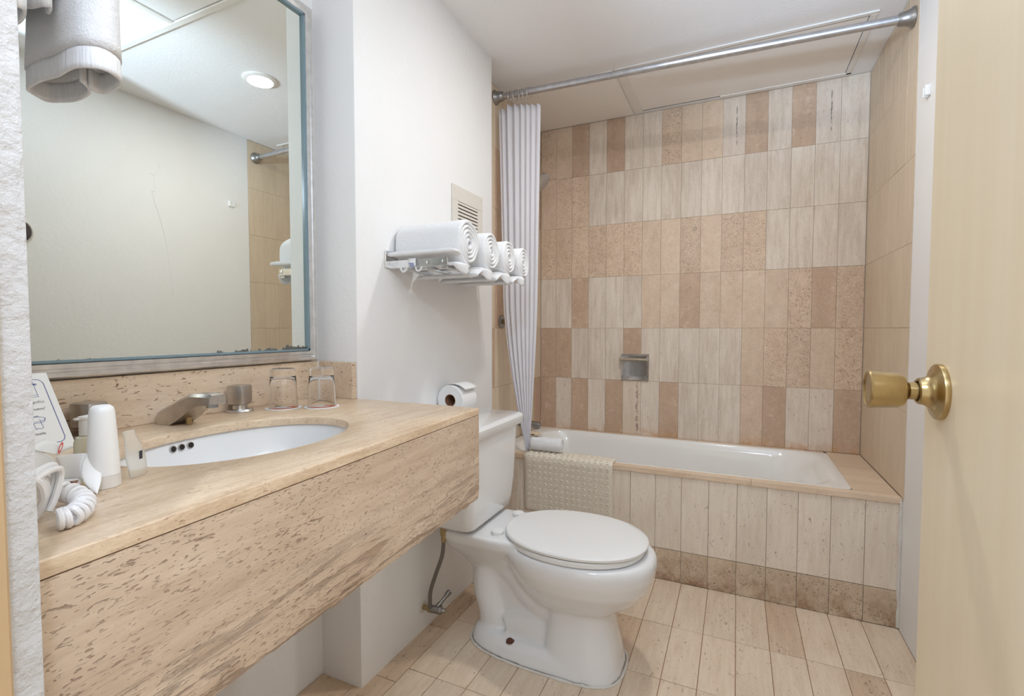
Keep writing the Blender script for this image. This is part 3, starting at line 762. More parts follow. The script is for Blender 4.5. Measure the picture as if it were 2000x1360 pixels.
text_part('La toalla', 0.0064, cp(0.0330, 0.030, .0011), cu_, cv_, 'ink', cl)
line([(0.026+0.014+0.014*math.cos(t), 0.058+0.0045*math.sin(t)) for t in [k*2*PI/20 for k in range(20)]], 0.0006, 'blue', 'printed_stool', closed=True)
line([(0.027, 0.058), (0.028, 0.053), (0.036, 0.051), (0.050, 0.052), (0.053, 0.057)], 0.0006, 'blue', 'printed_stool_edge')
line([(0.034, 0.058), (0.033, 0.042), (0.036, 0.040), (0.040, 0.042), (0.043, 0.040), (0.044, 0.058)], 0.0006, 'blue', 'printed_cloth')
line([(0.034+0.002*k, 0.0625+(0.002 if k % 2 else 0)) for k in range(7)], 0.0007, 'blue', 'printed_trim')

# ------------------------------------------------------------------ folded bow card, bottles, soap, cord
BO = Vector((-0.745, 0.3045, ZT)); bw = Vector((0.40, 0.9165, 0)); bd = Vector((0.9165, -0.40, 0)); bu = Vector((0, 0, 1))
bow = thing('folded_card', 'white folded bow-shaped card with a small red emblem', 'card', BO)
def bp(a, u, d): return BO+bw*a+bu*u+bd*d
def patch(name, fn, na, nb, mat='paper', th=0.0007, label=None, parent=None):
    bm = BM(); V = [[bm.verts.new(fn(i/na, j/nb)) for j in range(nb+1)] for i in range(na+1)]
    for i in range(na):
        for j in range(nb): bm.faces.new((V[i][j], V[i+1][j], V[i+1][j+1], V[i][j+1]))
    o = finish(name, bm, mat, parent or bow, smooth=True, label=label); s = o.modifiers.new('thickness', 'SOLIDIFY'); s.thickness = th; s.offset = 0
    return o
def between(A, B, bulge=0.0):
    """surface between two edge curves given as (along, up, towards) points, bowed by bulge"""
    a = smooth_path([bp(*p) for p in A], 6); b = smooth_path([bp(*p) for p in B], 6)
    def f(s_, t_):
        k = t_*(len(a)-1); i0 = min(int(k), len(a)-2); pa = a[i0].lerp(a[i0+1], k-i0)
        k = t_*(len(b)-1); i1 = min(int(k), len(b)-2); pb = b[i1].lerp(b[i1+1], k-i1)
        return pa.lerp(pb, s_)+bd*bulge*math.sin(PI*s_)
    return f
wingL = [(-0.031, 0.060, 0.000), (-0.0335, 0.050, 0.006), (-0.033, 0.036, 0.009), (-0.027, 0.018, 0.008), (-0.016, 0.001, 0.004)]
foldL = [(-0.031, 0.060, 0.000), (-0.013, 0.048, -0.004), (-0.007, 0.034, -0.008), (-0.004, 0.018, -0.009), (-0.002, 0.001, -0.008)]
foldR = [(0.020, 0.046, 0.000), (0.0155, 0.034, 0.008), (0.0145, 0.022, 0.016), (0.019, 0.011, 0.025), (0.0285, 0.001, 0.034)]
wingR = [(0.020, 0.046, 0.000), (0.0285, 0.038, 0.003), (0.033, 0.026, 0.011), (0.033, 0.014, 0.022), (0.0285, 0.001, 0.034)]
patch('wing', between(wingL, foldL, -0.002), 8, 16)
patch('wing', between(foldR, wingR, 0.002), 8, 16)
patch('waist', between([(-0.009, 0.046, -0.005), (-0.005, 0.030, -0.009), (-0.003, 0.014, -0.009)], [(0.020, 0.046, 0.000), (0.0155, 0.034, 0.008), (0.0150, 0.018, 0.016)], -0.004), 8, 10)
patch('top_flap', between([(-0.031, 0.060, 0.000), (-0.027, 0.064, -0.006), (-0.018, 0.067, -0.014)], [(-0.006, 0.047, -0.006), (0.000, 0.050, -0.012), (0.008, 0.053, -0.020)], 0.001), 8, 8)
patch('lower_tab', between([(-0.004, 0.016, -0.006), (-0.008, 0.008, 0.004), (-0.012, 0.0008, 0.010)], [(0.016, 0.019, 0.013), (0.013, 0.010, 0.016), (0.010, 0.0008, 0.020)], 0.0), 6, 6)
patch('tab_slot', between([(0.0035, 0.0150, 0.0056), (0.0045, 0.0110, 0.0098)], [(0.0120, 0.0165, 0.0115), (0.0095, 0.0120, 0.0140)], 0.0012), 3, 3, 'card', 0.0002)
bm = BM(); cc = (-0.0035, 0.0555, -0.0085)
def em(t, k): return bp(cc[0]+k*(0.0018*math.cos(t)-0.0028*math.sin(t)*-1*0.6), cc[1]+k*0.0062*math.sin(t), cc[2]+0.0022-k*0.0040*math.sin(t))
A = [bm.verts.new(em(2*PI*k/24, 1.0)) for k in range(24)]; B_ = [bm.verts.new(em(2*PI*k/24, 0.55)) for k in range(24)]
for k in range(24): bm.faces.new((A[k], A[(k+1) % 24], B_[(k+1) % 24], B_[k]))
finish('printed_emblem', bm, 'red', bow, label='small red ring emblem')
tb = thing('shampoo_tube', 'tall white plastic tube standing on its wide cap', 'bottle', (-0.7316, 0.338, ZT))
bm = BM(); lathe(bm, [(0.0, 0.0), (0.0165, 0.0), (0.0175, 0.001), (0.0172, 0.016), (0.0, 0.016)], (0, 0, 0), n=32); finish('cap', bm, 'cap', tb, smooth=True, world=False)
bm = BM(); lathe(bm, [(0.0, 0.0162), (0.0168, 0.0162), (0.0160, 0.045), (0.0145, 0.075), (0.0132, 0.096), (0.0120, 0.1015), (0.0085, 0.1045), (0.0, 0.1055)], (0, 0, 0), n=32); finish('tube_body', bm, 'bottle', tb, smooth=True, world=False)
lb = thing('lotion_bottle', 'small pale yellow translucent bottle with a white flip cap behind the tube', 'bottle', (-0.800, 0.352, ZT))
bm = BM(); lathe(bm, [(0.0, 0.0), (0.013, 0.0), (0.0145, 0.002), (0.0145, 0.048), (0.012, 0.055), (0.006, 0.058), (0.0, 0.058)], (0, 0, 0), n=28); finish('bottle_body', bm, 'amber', lb, smooth=True, world=False)
bm = BM(); lathe(bm, [(0.0, 0.058), (0.0085, 0.058), (0.0085, 0.079), (0.0095, 0.080), (0.0095, 0.083), (0.0, 0.085)], (0, 0, 0), n=24); box(bm, -0.004, 0.004, -0.014, -0.006, 0.079, 0.082, 0.001); finish('flip_cap', bm, 'cap', lb, smooth='auto', world=False)
sb = thing('wrapped_kit', 'clear plastic sachet with a dark mark leaning beside the tube', 'sachet', (-0.737, 0.377, ZT), math.radians(20))
bm = BM(); rings = []
for z, hw, th, off in ((0.001, 0.013, 0.0015, 0.004), (0.012, 0.0135, 0.006, 0.003), (0.03, 0.013, 0.0075, 0.0), (0.048, 0.011, 0.005, -0.004), (0.060, 0.009, 0.002, -0.008), (0.066, 0.010, 0.0012, -0.010)):
    rings.append([(th*math.sin(2*PI*k/16)*(1+.25*math.sin(7*k)), hw*math.cos(2*PI*k/16)+off, z) for k in range(16)])
loft(bm, rings); finish('sleeve', bm, 'wrap', sb, smooth=True, world=False)
bm = BM(); box(bm, 0.0078, 0.0082, -0.0025, 0.0025, 0.026, 0.037); finish('printed_mark', bm, 'ink', sb, world=False)

cord = thing('coiled_cord', 'bundle of white coiled cord lying at the end of the counter', 'cord', (-0.63, 0.25, ZT))
ax = smooth_path([(-0.612, 0.2435, 0.8795), (-0.612, 0.2535, 0.8795), (-0.626, 0.2680, 0.8795), (-0.652, 0.2810, 0.880), (-0.682, 0.2850, 0.882), (-0.706, 0.2800, 0.884)], 8)
pts = []; T = 11
for k in range(T*18+1):
    s = k/(T*18)*(len(ax)-1); i0 = min(int(s), len(ax)-2); p = ax[i0].lerp(ax[i0+1], s-i0)
    t = (ax[min(i0+2, len(ax)-1)]-ax[i0]).normalized(); u = Vector((0, 0, 1)); v = t.cross(u).normalized()
    a = 2*PI*k/18; pts.append(p+(u*math.cos(a)+v*math.sin(a))*0.0085)
pts = [p for p in pts]
bm = BM(); tube(bm, pts, 0.0032, 8); finish('helix', bm, 'cord', cord, smooth=True)
for k in range(4):
    bm = BM(); c0 = Vector((-0.640-0.010*k, 0.2300+0.0045*k, 0.8965)); loop = []
    for j in range(28):
        a = 2*PI*j/28; loop.append(c0+Vector((0.10, 0.99, 0)).normalized()*0.0125*math.cos(a)*(1+.05*k)+Vector((0.25, 0, 0.97)).normalized()*(0.0245-0.0005*k)*math.sin(a))
    tube(bm, loop, 0.0036, 8, closed=True); finish('loop', bm, 'cord', cord, smooth=True)
bm = BM(); tube(bm, smooth_path([(-0.640, 0.226, 0.915), (-0.650, 0.243, 0.923), (-0.662, 0.260, 0.924), (-0.668, 0.264, 0.915), (-0.664, 0.258, 0.896), (-0.660, 0.250, 0.880)], 6), 0.0034, 8)
tube(bm, smooth_path([(-0.633, 0.226, 0.911), (-0.643, 0.243, 0.920), (-0.655, 0.261, 0.921), (-0.661, 0.266, 0.912), (-0.657, 0.260, 0.893), (-0.653, 0.252, 0.878)], 6), 0.0034, 8)
finish('strand', bm, 'cord', cord, smooth=True)

# ------------------------------------------------------------------ toilet
TY = 1.495
toi = thing('toilet', 'white two-piece toilet with closed lid beside the stone counter', 'toilet', (-0.58, TY, 0))
def egg(xb, xf, hw, z, n=40, sq=2.2, fwd=0.5):
    """plan ring: blunt back, longer rounded front"""
    pts = []; xm = xb+(xf-xb)*(1-fwd) if fwd else (xb+xf)/2
    for i in range(n):
        a = 2*PI*i/n; c, s = math.cos(a), math.sin(a)
        c2 = math.copysign(abs(c)**(2/sq), c); s2 = math.copysign(abs(s)**(2/sq), s)
        pts.append((xm+(xf-xm if c > 0 else xm-xb)*c2, TY+hw*s2, z))
    return pts
bm = BM()
# plinth
loft(bm, [egg(-0.828, -0.305, 0.128, 0.0, sq=3.0, fwd=.35), egg(-0.826, -0.307, 0.127, 0.012, sq=3.2, fwd=.35), egg(-0.818, -0.315, 0.118, 0.040, sq=3.0, fwd=.35), egg(-0.798, -0.335, 0.100, 0.056, sq=3.0, fwd=.35)])
# front column
loft(bm, [egg(-0.560, -0.307, 0.126, 0.0, sq=3.0), egg(-0.558, -0.312, 0.120, 0.03, sq=3.0), egg(-0.555, -0.325, 0.107, 0.09, sq=2.9), egg(-0.550, -0.338, 0.094, 0.15, sq=2.8), egg(-0.550, -0.345, 0.088, 0.21, sq=2.7), egg(-0.56, -0.30, 0.09, 0.29, sq=2.4)])
# bowl
loft(bm, [egg(-0.58, -0.36, 0.06, 0.165), egg(-0.62, -0.315, 0.100, 0.195), egg(-0.65, -0.262, 0.136, 0.235), egg(-0.68, -0.228, 0.163, 0.280), egg(-0.70, -0.213, 0.178, 0.320), egg(-0.71, -0.208, 0.182, 0.348), egg(-0.71, -0.211, 0.180, 0.366), egg(-0.705, -0.219, 0.173, 0.376)])
# rear deck under the tank, sloping in below
loft(bm, [egg(-0.84, -0.60, 0.050, 0.235, sq=2.6), egg(-0.885, -0.58, 0.080, 0.285, sq=3), egg(-0.925, -0.57, 0.112, 0.330, sq=4), egg(-0.940, -0.56, 0.135, 0.362, sq=4), egg(-0.942, -0.56, 0.138, 0.385, sq=4), egg(-0.940, -0.565, 0.134, 0.394, sq=4)])
# web and S-shaped trapway
loft(bm, [egg(-0.785, -0.45, 0.050, 0.03, sq=4), egg(-0.785, -0.45, 0.045, 0.16, sq=4), egg(-0.80, -0.45, 0.055, 0.31, sq=4)])
tube(bm, smooth_path([(-0.46, TY, 0.17), (-0.53, TY, 0.155), (-0.60, TY, 0.19), (-0.66, TY, 0.255), (-0.72, TY, 0.285), (-0.765, TY, 0.245), (-0.768, TY, 0.17), (-0.748, TY, 0.10), (-0.742, TY, 0.03)], 5), 0.068, 20)
tube(bm, smooth_path([(-0.55, TY, 0.07), (-0.62, TY, 0.085), (-0.68, TY, 0.06)], 5), 0.075, 20)
bowl = finish('bowl', bm, 'white', toi, smooth=True)
rm = bowl.modifiers.new('join', 'REMESH'); rm.mode = 'VOXEL'; rm.voxel_size = 0.0055; rm.use_smooth_shade = True
sm = bowl.modifiers.new('soften', 'SMOOTH'); sm.iterations = 9; sm.factor = 0.5
# tank and lid
def rr(x0, x1, hw, r, z, n=5): return [(x, TY+y, z) for x, y in rrect(x0, x1, -hw, hw, r, n)]
bm = BM()
loft(bm, [rr(-0.965, -0.795, 0.125, 0.03, 0.399), rr(-0.978, -0.775, 0.146, 0.035, 0.404), rr(-0.983, -0.765, 0.158, 0.035, 0.416), rr(-0.985, -0.760, 0.166, 0.033, 0.45), rr(-0.985, -0.754, 0.174, 0.032, 0.52), rr(-0.985, -0.748, 0.182, 0.03, 0.715)])
finish('tank', bm, 'white', toi, smooth=True)
bm = BM()
loft(bm, [rr(-0.988, -0.742, 0.190, 0.03, 0.713), rr(-0.990, -0.736, 0.204, 0.03, 0.7135), rr(-0.991, -0.733, 0.208, 0.03, 0.717), rr(-0.991, -0.731, 0.210, 0.03, 0.742), rr(-0.990, -0.736, 0.206, 0.028, 0.7495), rr(-0.984, -0.745, 0.197, 0.025, 0.7525)])
finish('tank_lid', bm, 'white', toi, smooth=True)
bm = BM()
sq = 2.15
loft(bm, [egg(-0.682, -0.250, 0.172, 0.3775, 56, sq), egg(-0.686, -0.246, 0.176, 0.3805, 56, sq), egg(-0.686, -0.246, 0.176, 0.3915, 56, sq), egg(-0.683, -0.249, 0.173, 0.395, 56, sq)])
finish('seat', bm, 'plastic', toi, smooth=True)
bm = BM()
loft(bm, [egg(-0.692, -0.242, 0.172, 0.397, 56, sq), egg(-0.697, -0.236, 0.177, 0.3995, 56, sq), egg(-0.698, -0.235, 0.178, 0.4065, 56, sq), egg(-0.694, -0.240, 0.174, 0.411, 56, sq), egg(-0.665, -0.27, 0.150, 0.414, 56, sq), egg(-0.60, -0.35, 0.09, 0.4155, 56, sq)])
finish('lid', bm, 'plastic', toi, smooth=True)
for s in (-1, 1):
    bm = BM(); lathe(bm, [(0.0, 0), (0.019, 0), (0.020, 0.002), (0.020, 0.017), (0.018, 0.0195), (0.0, 0.020)], (-0.706, TY+s*0.085, 0.388), n=28)
    finish('hinge_cap', bm, 'plastic', toi, smooth=True)
bm = BM(); lathe(bm, [(0.0, 0.0), (0.013, 0.0), (0.012, 0.006), (0.006, 0.011), (0.0, 0.012)], (-0.655, TY-0.098, 0.050), n=10)
box(bm, -0.662, -0.640, TY-0.104, TY-0.093, 0.052, 0.060, 0.002); finish('floor_bolt', bm, 'rust', toi, smooth='auto')
bm = BM(); ring = []
for i, p_ in enumerate(egg(-0.832, -0.301, 0.1315, 0.002, 90, 3.0, .35)):
    ring.append(Vector(p_)+Vector((0, 0, 0.002*noise.noise(Vector((i*.7, 0, 0))))))
tube(bm, ring, [0.0042+0.0026*noise.noise(Vector((i*.55, 3, 0))) for i in range(90)], 8, closed=True)
finish('caulk_bead', bm, 'caulk', toi, smooth=True)

# ------------------------------------------------------------------ water supply
ws = thing('supply_valve', 'grey angle valve with flexible hose running up to the tank', 'valve', (XP, 1.40, 0.086))
bm = BM(); lathe(bm, [(0.0, 0.0002), (0.022, 0.0002), (0.020, 0.003), (0.010, 0.004), (0.0, 0.004)], (XP, 1.393, 0.086), (1, 0, 0), n=16); finish('wall_flange', bm, 'caulk', ws, smooth=True)
bm = BM(); cyl(bm, (XP+0.002, 1.393, 0.086), (XP+0.028, 1.396, 0.084), 0.0085); finish('stub_pipe', bm, 'oldbrass', ws, smooth=True)
bm = BM(); cyl(bm, (XP+0.024, 1.396, 0.084), (XP+0.030, 1.398, 0.0835), 0.0125, n=6); finish('brass_nut', bm, 'oldbrass', ws)
bm = BM(); lathe(bm, [(0.0, 0), (0.012, 0.0), (0.013, 0.004), (0.013, 0.028), (0.015, 0.030), (0.015, 0.040), (0.010, 0.042), (0.006, 0.055), (0.0, 0.056)], (XP+0.030, 1.398, 0.0835), (0.9, 0.35, -0.12), n=20); finish('valve_body', bm, 'dull', ws, smooth=True)
bm = BM(); tube(bm, smooth_path([(XP+0.050, 1.41, 0.090), (XP+0.058, 1.425, 0.100), (XP+0.066, 1.45, 0.116), (XP+0.070, 1.462, 0.122)], 4), [0.008]*4+[0.007]*4+[0.0095]*5, 12); finish('lever', bm, 'dull', ws, smooth=True)
bm = BM(); tube(bm, smooth_path([(XP+0.034, 1.392, 0.090), (XP+0.038, 1.388, 0.15), (XP+0.065, 1.380, 0.22), (XP+0.098, 1.372, 0.30), (XP+0.105, 1.371, 0.365)], 8), 0.0068, 12); finish('hose', bm, 'hose', ws, smooth=True)
bm = BM(); cyl(bm, (XP+0.105, 1.371, 0.350), (XP+0.105, 1.371, 0.372), 0.0085); cyl(bm, (XP+0.105, 1.371, 0.372), (XP+0.105, 1.371, 0.398), 0.0135, n=6); finish('tank_nut', bm, 'oldbrass', ws, smooth='auto')

# ------------------------------------------------------------------ toilet paper
tp = thing('toilet_paper_roll', 'white toilet paper roll on the pier behind the counter corner', 'toilet paper', (-0.955, 1.50, 0.80))
def annulus(bm, r0, r1, y0, y1, n=40):
    o = Vector((-0.938, 0, 0.810))
    lathe(bm, [(r0, y0), (r1-.002, y0), (r1, y0+.002), (r1, y1-.002), (r1-.002, y1), (r0, y1), (r0, y0)], o, (0, 1, 0), n, cap=False)
bm = BM(); annulus(bm, 0.0225, 0.0545, 1.492, 1.592); finish('paper', bm, 'tp', tp, smooth=True)
bm = BM(); annulus(bm, 0.0208, 0.0225, 1.4915, 1.5925); finish('core', bm, 'card', tp, smooth=True)
patch('loose_sheet', lambda s, t: Vector((-0.938+0.0558*math.cos(1.9-1.35*s)+0.012*s*s, 1.500+0.092*t+0.02*s*0.0, 0.810+0.0558*math.sin(1.9-1.35*s)+0.012*s)), 12, 4, 'tp', 0.0006, parent=tp)
th = thing('paper_holder', 'white ceramic paper holder fixed to the pier', 'paper holder', (XP, 1.545, 0.810))
bm = BM(); cyl(bm, (-0.938, 1.555, 0.810), (-0.938, 1.606, 0.810), 0.008); finish('spindle', bm, 'plastic', th, smooth=True)
for y0 in (1.604,):
    bm = BM(); prism(bm, [(-0.9955+0.0, 0.788), (-0.950, 0.795), (-0.934, 0.803), (-0.934, 0.817), (-0.950, 0.825), (-0.9955, 0.835)], lambda u, v, w_: (u, w_, v), y0, y0+0.012); finish('bracket', bm, 'trimw', th)

# ------------------------------------------------------------------ vent grille on the pier
vg = thing('vent_grille', 'cream louvred vent grille on the pier above the rolled towels', 'vent', (XP, 1.71, 1.36))
vy0, vy1, vz0, vz1 = 1.598, 1.836, 1.385, 1.622
bm = BM(); fw2 = 0.040
for a in ((vy0, vy1, vz1-fw2-0.018, vz1), (vy0, vy1, vz0, vz0+fw2), (vy0, vy0+fw2, vz0+fw2, vz1-fw2-0.018), (vy1-fw2, vy1, vz0+fw2, vz1-fw2-0.018)):
    box(bm, XP+0.0003, XP+0.007, *a, 0.0012)
finish('frame', bm, 'vent', vg)
bm = BM(); box(bm, XP+0.0003, XP+0.0012, vy0+fw2-.002, vy1-fw2+.002, vz0+fw2-.002, vz1-fw2-0.016); finish('duct_back', bm, 'hose', vg)
z = vz0+fw2+0.004
while z < vz1-fw2-0.028:
    bm = BM(); prism(bm, [(0.0014, 0.0112), (0.0028, 0.0116), (0.0078, 0.0008), (0.0064, 0.0)], lambda u, v, w_, z=z: (XP+u, w_, z+v), vy0+fw2-0.001, vy1-fw2+0.001)
    finish('louvre', bm, 'vent', vg); z += 0.0138
for y, zz in ((vy0+0.012, vz1-0.012), (vy1-0.012, vz1-0.012), (vy0+0.012, vz0+0.012), (vy1-0.012, vz0+0.012)):
    bm = BM(); lathe(bm, [(0.0, 0.0), (0.006, 0.0), (0.005, 0.002), (0.0, 0.0028)], (XP+0.007, y, zz), (1, 0, 0), n=14); finish('screw', bm, 'vent', vg, smooth=True)

# ------------------------------------------------------------------ towel rack and rolled towels
rk = thing('towel_rack', 'chrome towel shelf on the pier holding four rolled towels', 'towel rack', (XP, 1.52, 1.27))
RY0, RY1, RX, RZt = 1.225, 1.815, -0.778, 1.282
for y in (RY0, RY1-0.012):
    bm = BM(); box(bm, XP+0.0005, XP+0.006, y-0.018, y+0.030, 1.258, 1.312, 0.0015); finish('wall_plate', bm, 'chrome', rk)
    bm = BM(); box(bm, XP+0.006, RX, y, y+0.004, 1.257, 1.281, 0.0008); a = finish('arm', bm, 'chrome', rk)
    for xx in (XP+0.150, RX-0.012):
        bm = BM(); lathe(bm, [(0.0, 0), (0.0062, 0), (0.0055, 0.002), (0.0, 0.0032)], (xx, y, 1.269), (0, -1, 0), n=16); finish('screw', bm, 'chrome', a, smooth=True)
    bm = BM(); lathe(bm, [(0.0, 0), (0.005, 0), (0.004, 0.0018), (0.0, 0.0024)], (XP+0.006, y-0.008, 1.298), (1, 0, 0), n=14); finish('screw', bm, 'steel', rk, smooth=True)
for xx in (RX-0.012, RX-0.085, RX-0.155):
    bm = BM(); box(bm, xx-0.010, xx+0.010, RY0+0.004, RY1-0.012, 1.2480, 1.2550, 0.0012); finish('rail', bm, 'chrome', rk)
def spiral_towel(name, label, loc, R, L, turns, flap, group=None, rz=0.0, squash=0.93, seed=0, wx=1.0, lift=0.0):
    """rolled terry towel, axis along local X from 0 to L, resting on local z=0"""
    o = thing(name, label, 'towel', loc, rz, group)
    rnd = random.Random(seed); th = R/(turns+0.75); pts = []
    n = int(turns*30)
    for i in range(n+1):
        a = -PI/2-2*PI*turns*(1-i/n); r = th*0.62+(R-th*0.5-th*0.62)*i/n
        w = 1+0.035*math.sin(3*a+seed)+0.02*math.sin(7*a+seed*2)
        k = 0.5+0.5*i/n
        pts.append(Vector((wx*r*w*math.cos(a), R*squash+r*squash*w*math.sin(a))))
    # loose end trails along the shelf and droops a little
    last = pts[-1].copy(); m = 9
    for i in range(1, m+1):
        s = i/m; pts.append(last+Vector((flap*s, th*0.02-(0.25*abs(flap)*s*s*s if not lift else 0)+lift*min(1, s*1.5)**2*(3-2*min(1, s*1.5)))))
    nrm = []
    for i in range(len(pts)):
        t = pts[min(i+1, len(pts)-1)]-pts[max(i-1, 0)]; nrm.append(Vector((-t.y, t.x)).normalized())
    st = [(0.0, 0.35), (0.003, 0.75), (0.008, 0.93), (0.03, 0.96), (0.5, 0.96), (0.97, 0.96), (0.99, 0.93), (0.997, 0.75), (1.0, 0.35)]
    st = [(0.0, .30), (0.004, .70), (0.010, .90)] + [(0.010+(L-0.020)*k/10, .955) for k in range(1, 10)] + [(L-0.010, .90), (L-0.004, .70), (L, .30)]
    st = [(x if x > 0.02 else x, k) for x, k in st]
    bm = BM(); rings = []
    for x, k in st:
        ring = []
        for sgn in (1, -1):
            idx = range(len(pts)) if sgn > 0 else reversed(range(len(pts)))
            for i in idx:
                jit = 0.0035*noise.noise(Vector((i*0.11+seed*9, 0, seed)))*(1 if x > L/2 else -1)
                q = pts[i]+nrm[i]*sgn*th*0.5*k
                wob = 0.0016*noise.noise(Vector((q.x*30, q.y*30, x*25+seed)))
                ring.append((x+jit, q.x+wob, q.y+wob))
        rings.append(ring)
    R_ = [[bm.verts.new(p) for p in r] for r in rings]; N_ = len(R_[0])
    for a, b in zip(R_, R_[1:]):
        for i in range(N_): j = (i+1) % N_; bm.faces.new((a[i], a[j], b[j], b[i]))
    h = N_//2
    for ring in (R_[0], R_[-1]):
        for i in range(h-1): bm.faces.new((ring[i], ring[i+1], ring[N_-2-i], ring[N_-1-i]))
    ob = finish('roll', bm, 'terry', o, smooth=True, world=False)
    ob.data.set_sharp_from_angle(angle=PI)
    return o
zz = 1.2562
gt = 'rolled towels on the rack'
spiral_towel('rolled_towel', 'large rolled white towel nearest the mirror end of the rack', (-0.986, 1.312, zz), 0.078, 0.236, 4.6, -0.100, gt, seed=1, wx=0.90, squash=0.98, lift=0.036)
spiral_towel('rolled_towel', 'rolled white towel second from the mirror end of the rack', (-0.984, 1.466, zz), 0.072, 0.232, 4.4, -0.105, gt, seed=2, wx=0.86, squash=0.98)
spiral_towel('rolled_towel', 'rolled white towel third from the mirror end of the rack', (-0.984, 1.604, zz), 0.069, 0.232, 4.3, -0.105, gt, seed=3, wx=0.86, squash=0.98)
spiral_towel('rolled_towel', 'rolled white towel nearest the shower curtain on the rack', (-0.984, 1.735, zz), 0.066, 0.232, 4.2, -0.105, gt, seed=4, wx=0.86, squash=0.98)
# loose corners of the towels that fall over the front of the shelf
for k, (y, wd, dr) in enumerate(((1.236, 0.075, 0.030), (1.392, 0.075, 0.034), (1.536, 0.068, 0.032), (1.672, 0.062, 0.028))):
    rt = [o_ for o_ in C.objects if o_.name.startswith('rolled_towel') and o_.type == 'EMPTY'][k]
    def fold(a, b, y=y, wd=wd, dr=dr, k=k):
        e = math.sin(PI*min(1, max(0, a)))**0.5
        x = -0.800+0.052*min(1, b*1.8)*(0.6+0.4*e); z = zz+0.006-dr*(max(0, b-0.4)/0.6)**1.3*e+0.002*math.sin(5*a+k)
        return Vector((x+0.004*math.sin(PI*b), y+wd*a+0.02*b*(0.5-a), z))
    patch('loose_corner', fold, 14, 12, 'terry', 0.011, parent=rt)
# clear plastic hooks and a care label under the shelf
for k, (x, y) in enumerate(((-0.935, 1.226), (-0.880, 1.226), (-0.785, 1.375), (-0.785, 1.525), (-0.785, 1.66))):
    bm = BM(); lp = [Vector((x+0.011*math.cos(a), y, 1.258+0.013*math.sin(a))) if k < 2 else Vector((x, y+0.012*math.cos(a), 1.249+0.014*math.sin(a))) for a in [PI+PI*j/12 for j in range(13)]]
    tube(bm, lp, 0.0032, 8); finish('hook', bm, 'plastic', rk, smooth=True)
lab = [o_ for o_ in C.objects if o_.name == 'rolled_towel'][0]
patch('care_label', lambda a, b: Vector((-0.915+0.028*a+0.004*b, 1.2215-0.006*math.sin(b*1.5), 1.284-0.026*b)), 2, 5, 'paper', 0.0006, parent=lab)
for q_ in range(3):
    bm = BM(); box(bm, -0.909+0.002*q_, -0.890+0.002*q_, 1.2148-0.0008*q_, 1.2152-0.0008*q_, 1.2665-0.005*q_, 1.2685-0.005*q_); finish('printed_line', bm, 'blue', lab)

# ------------------------------------------------------------------ curtain, rod, rings
rod = thing('curtain_rod', 'grey metal shower curtain rod spanning the tub niche', 'curtain rod', (-0.27, 2.155, 2.17))
rp = lambda x: Vector((x, 2.155, 2.1935+(x-XT)*(2.150-2.1935)/(XR-XT)))
bm = BM(); cyl(bm, rp(XT+0.001), rp(XR-0.002), 0.0152, n=28); finish('tube', bm, 'rod', rod, smooth=True)
for x, s in ((XT+0.002, 1), (XR-0.003, -1)):
    bm = BM(); lathe(bm, [(0.0, 0), (0.034, 0.0), (0.034, 0.004), (0.027, 0.012), (0.0235, 0.026), (0.021, 0.042), (0.019, 0.044), (0.0, 0.044)], rp(x), (s, 0, 0), n=28); finish('end_flange', bm, 'dull', rod, smooth=True)
cur = thing('shower_curtain', 'white shower curtain gathered to the left and hanging over the tub edge', 'shower curtain', (-0.93, 2.155, 0.47))
folds = 7; NU, NZ = 260, 44
bm = BM(); V = []
ztop, zbot = 2.150, 0.476
for iz in range(NZ+1):
    t = iz/NZ; z0 = ztop+(zbot-ztop)*t
    # left/right outline of the bunch
    xl = -1.066+0.026*min(1, t/0.55)+0.125*max(0, (t-0.55)/0.45)**1.5
    xr = -0.853-0.012*min(1, t/0.55)-0.040*max(0, (t-0.55)/0.45)**1.4
    row = []
    for iu in range(NU+1):
        s = iu/NU
        x = xl+(xr-xl)*s
        amp = (0.0065+0.003*math.sin(5*s+1))*(1-0.45*t)*min(1, s*6+0.15)*min(1, (1-s)*6+0.3)
        ph = 2*PI*folds*(s+0.02*math.sin(9*s)+0.012*t*math.sin(11*s+2))
        y = 2.155+amp*math.sin(ph)+0.012*(s-0.5)-(0.010*t)
        x += 0.35*amp*math.sin(2*ph+0.6)*0.5
        z = z0
        if iz < 6: z -= (6-iz)/6*(0.030*s+0.004*math.sin(ph+1.2)+ (0.018 if s < 0.22 else 0))
        row.append(bm.verts.new((x, y, z)))
    V.append(row)
for a in range(NZ):
    for b in range(NU): bm.faces.new((V[a][b], V[a+1][b], V[a+1][b+1], V[a][b+1]))
o = finish('fabric', bm, 'curtain', cur, smooth=True); o.data.set_sharp_from_angle(angle=PI)
s_ = o.modifiers.new('thickness', 'SOLIDIFY'); s_.thickness = 0.0014
bm = BM(); VV = []
for iz in range(3):
    row = []
    for iu in range(NU+1):
        c_ = V if False else None
        row.append(None)
    VV.append(row)
bm.free()
for k in range(10):
    x = -1.022+0.0125*k+random.uniform(-.003, .003); p_ = rp(x); bm = BM(); tl = random.uniform(-0.18, 0.18)
    lp = [p_+Vector((tl*0.024*math.cos(a)+0.006*math.sin(a)*tl, 0.0215*math.cos(a), -0.0065+0.0245*math.sin(a))) for a in [2*PI*j/24 for j in range(24)]]
    tube(bm, lp, 0.0014, 6, closed=True)
    finish('curtain_ring', bm, 'chrome' if k % 2 else 'clear', None, smooth=True, cat='curtain ring', group='curtain rings on the rod', label=('thin chrome wire hoop' if k % 2 else 'clear plastic hoop')+' on the rod holding up the shower curtain')

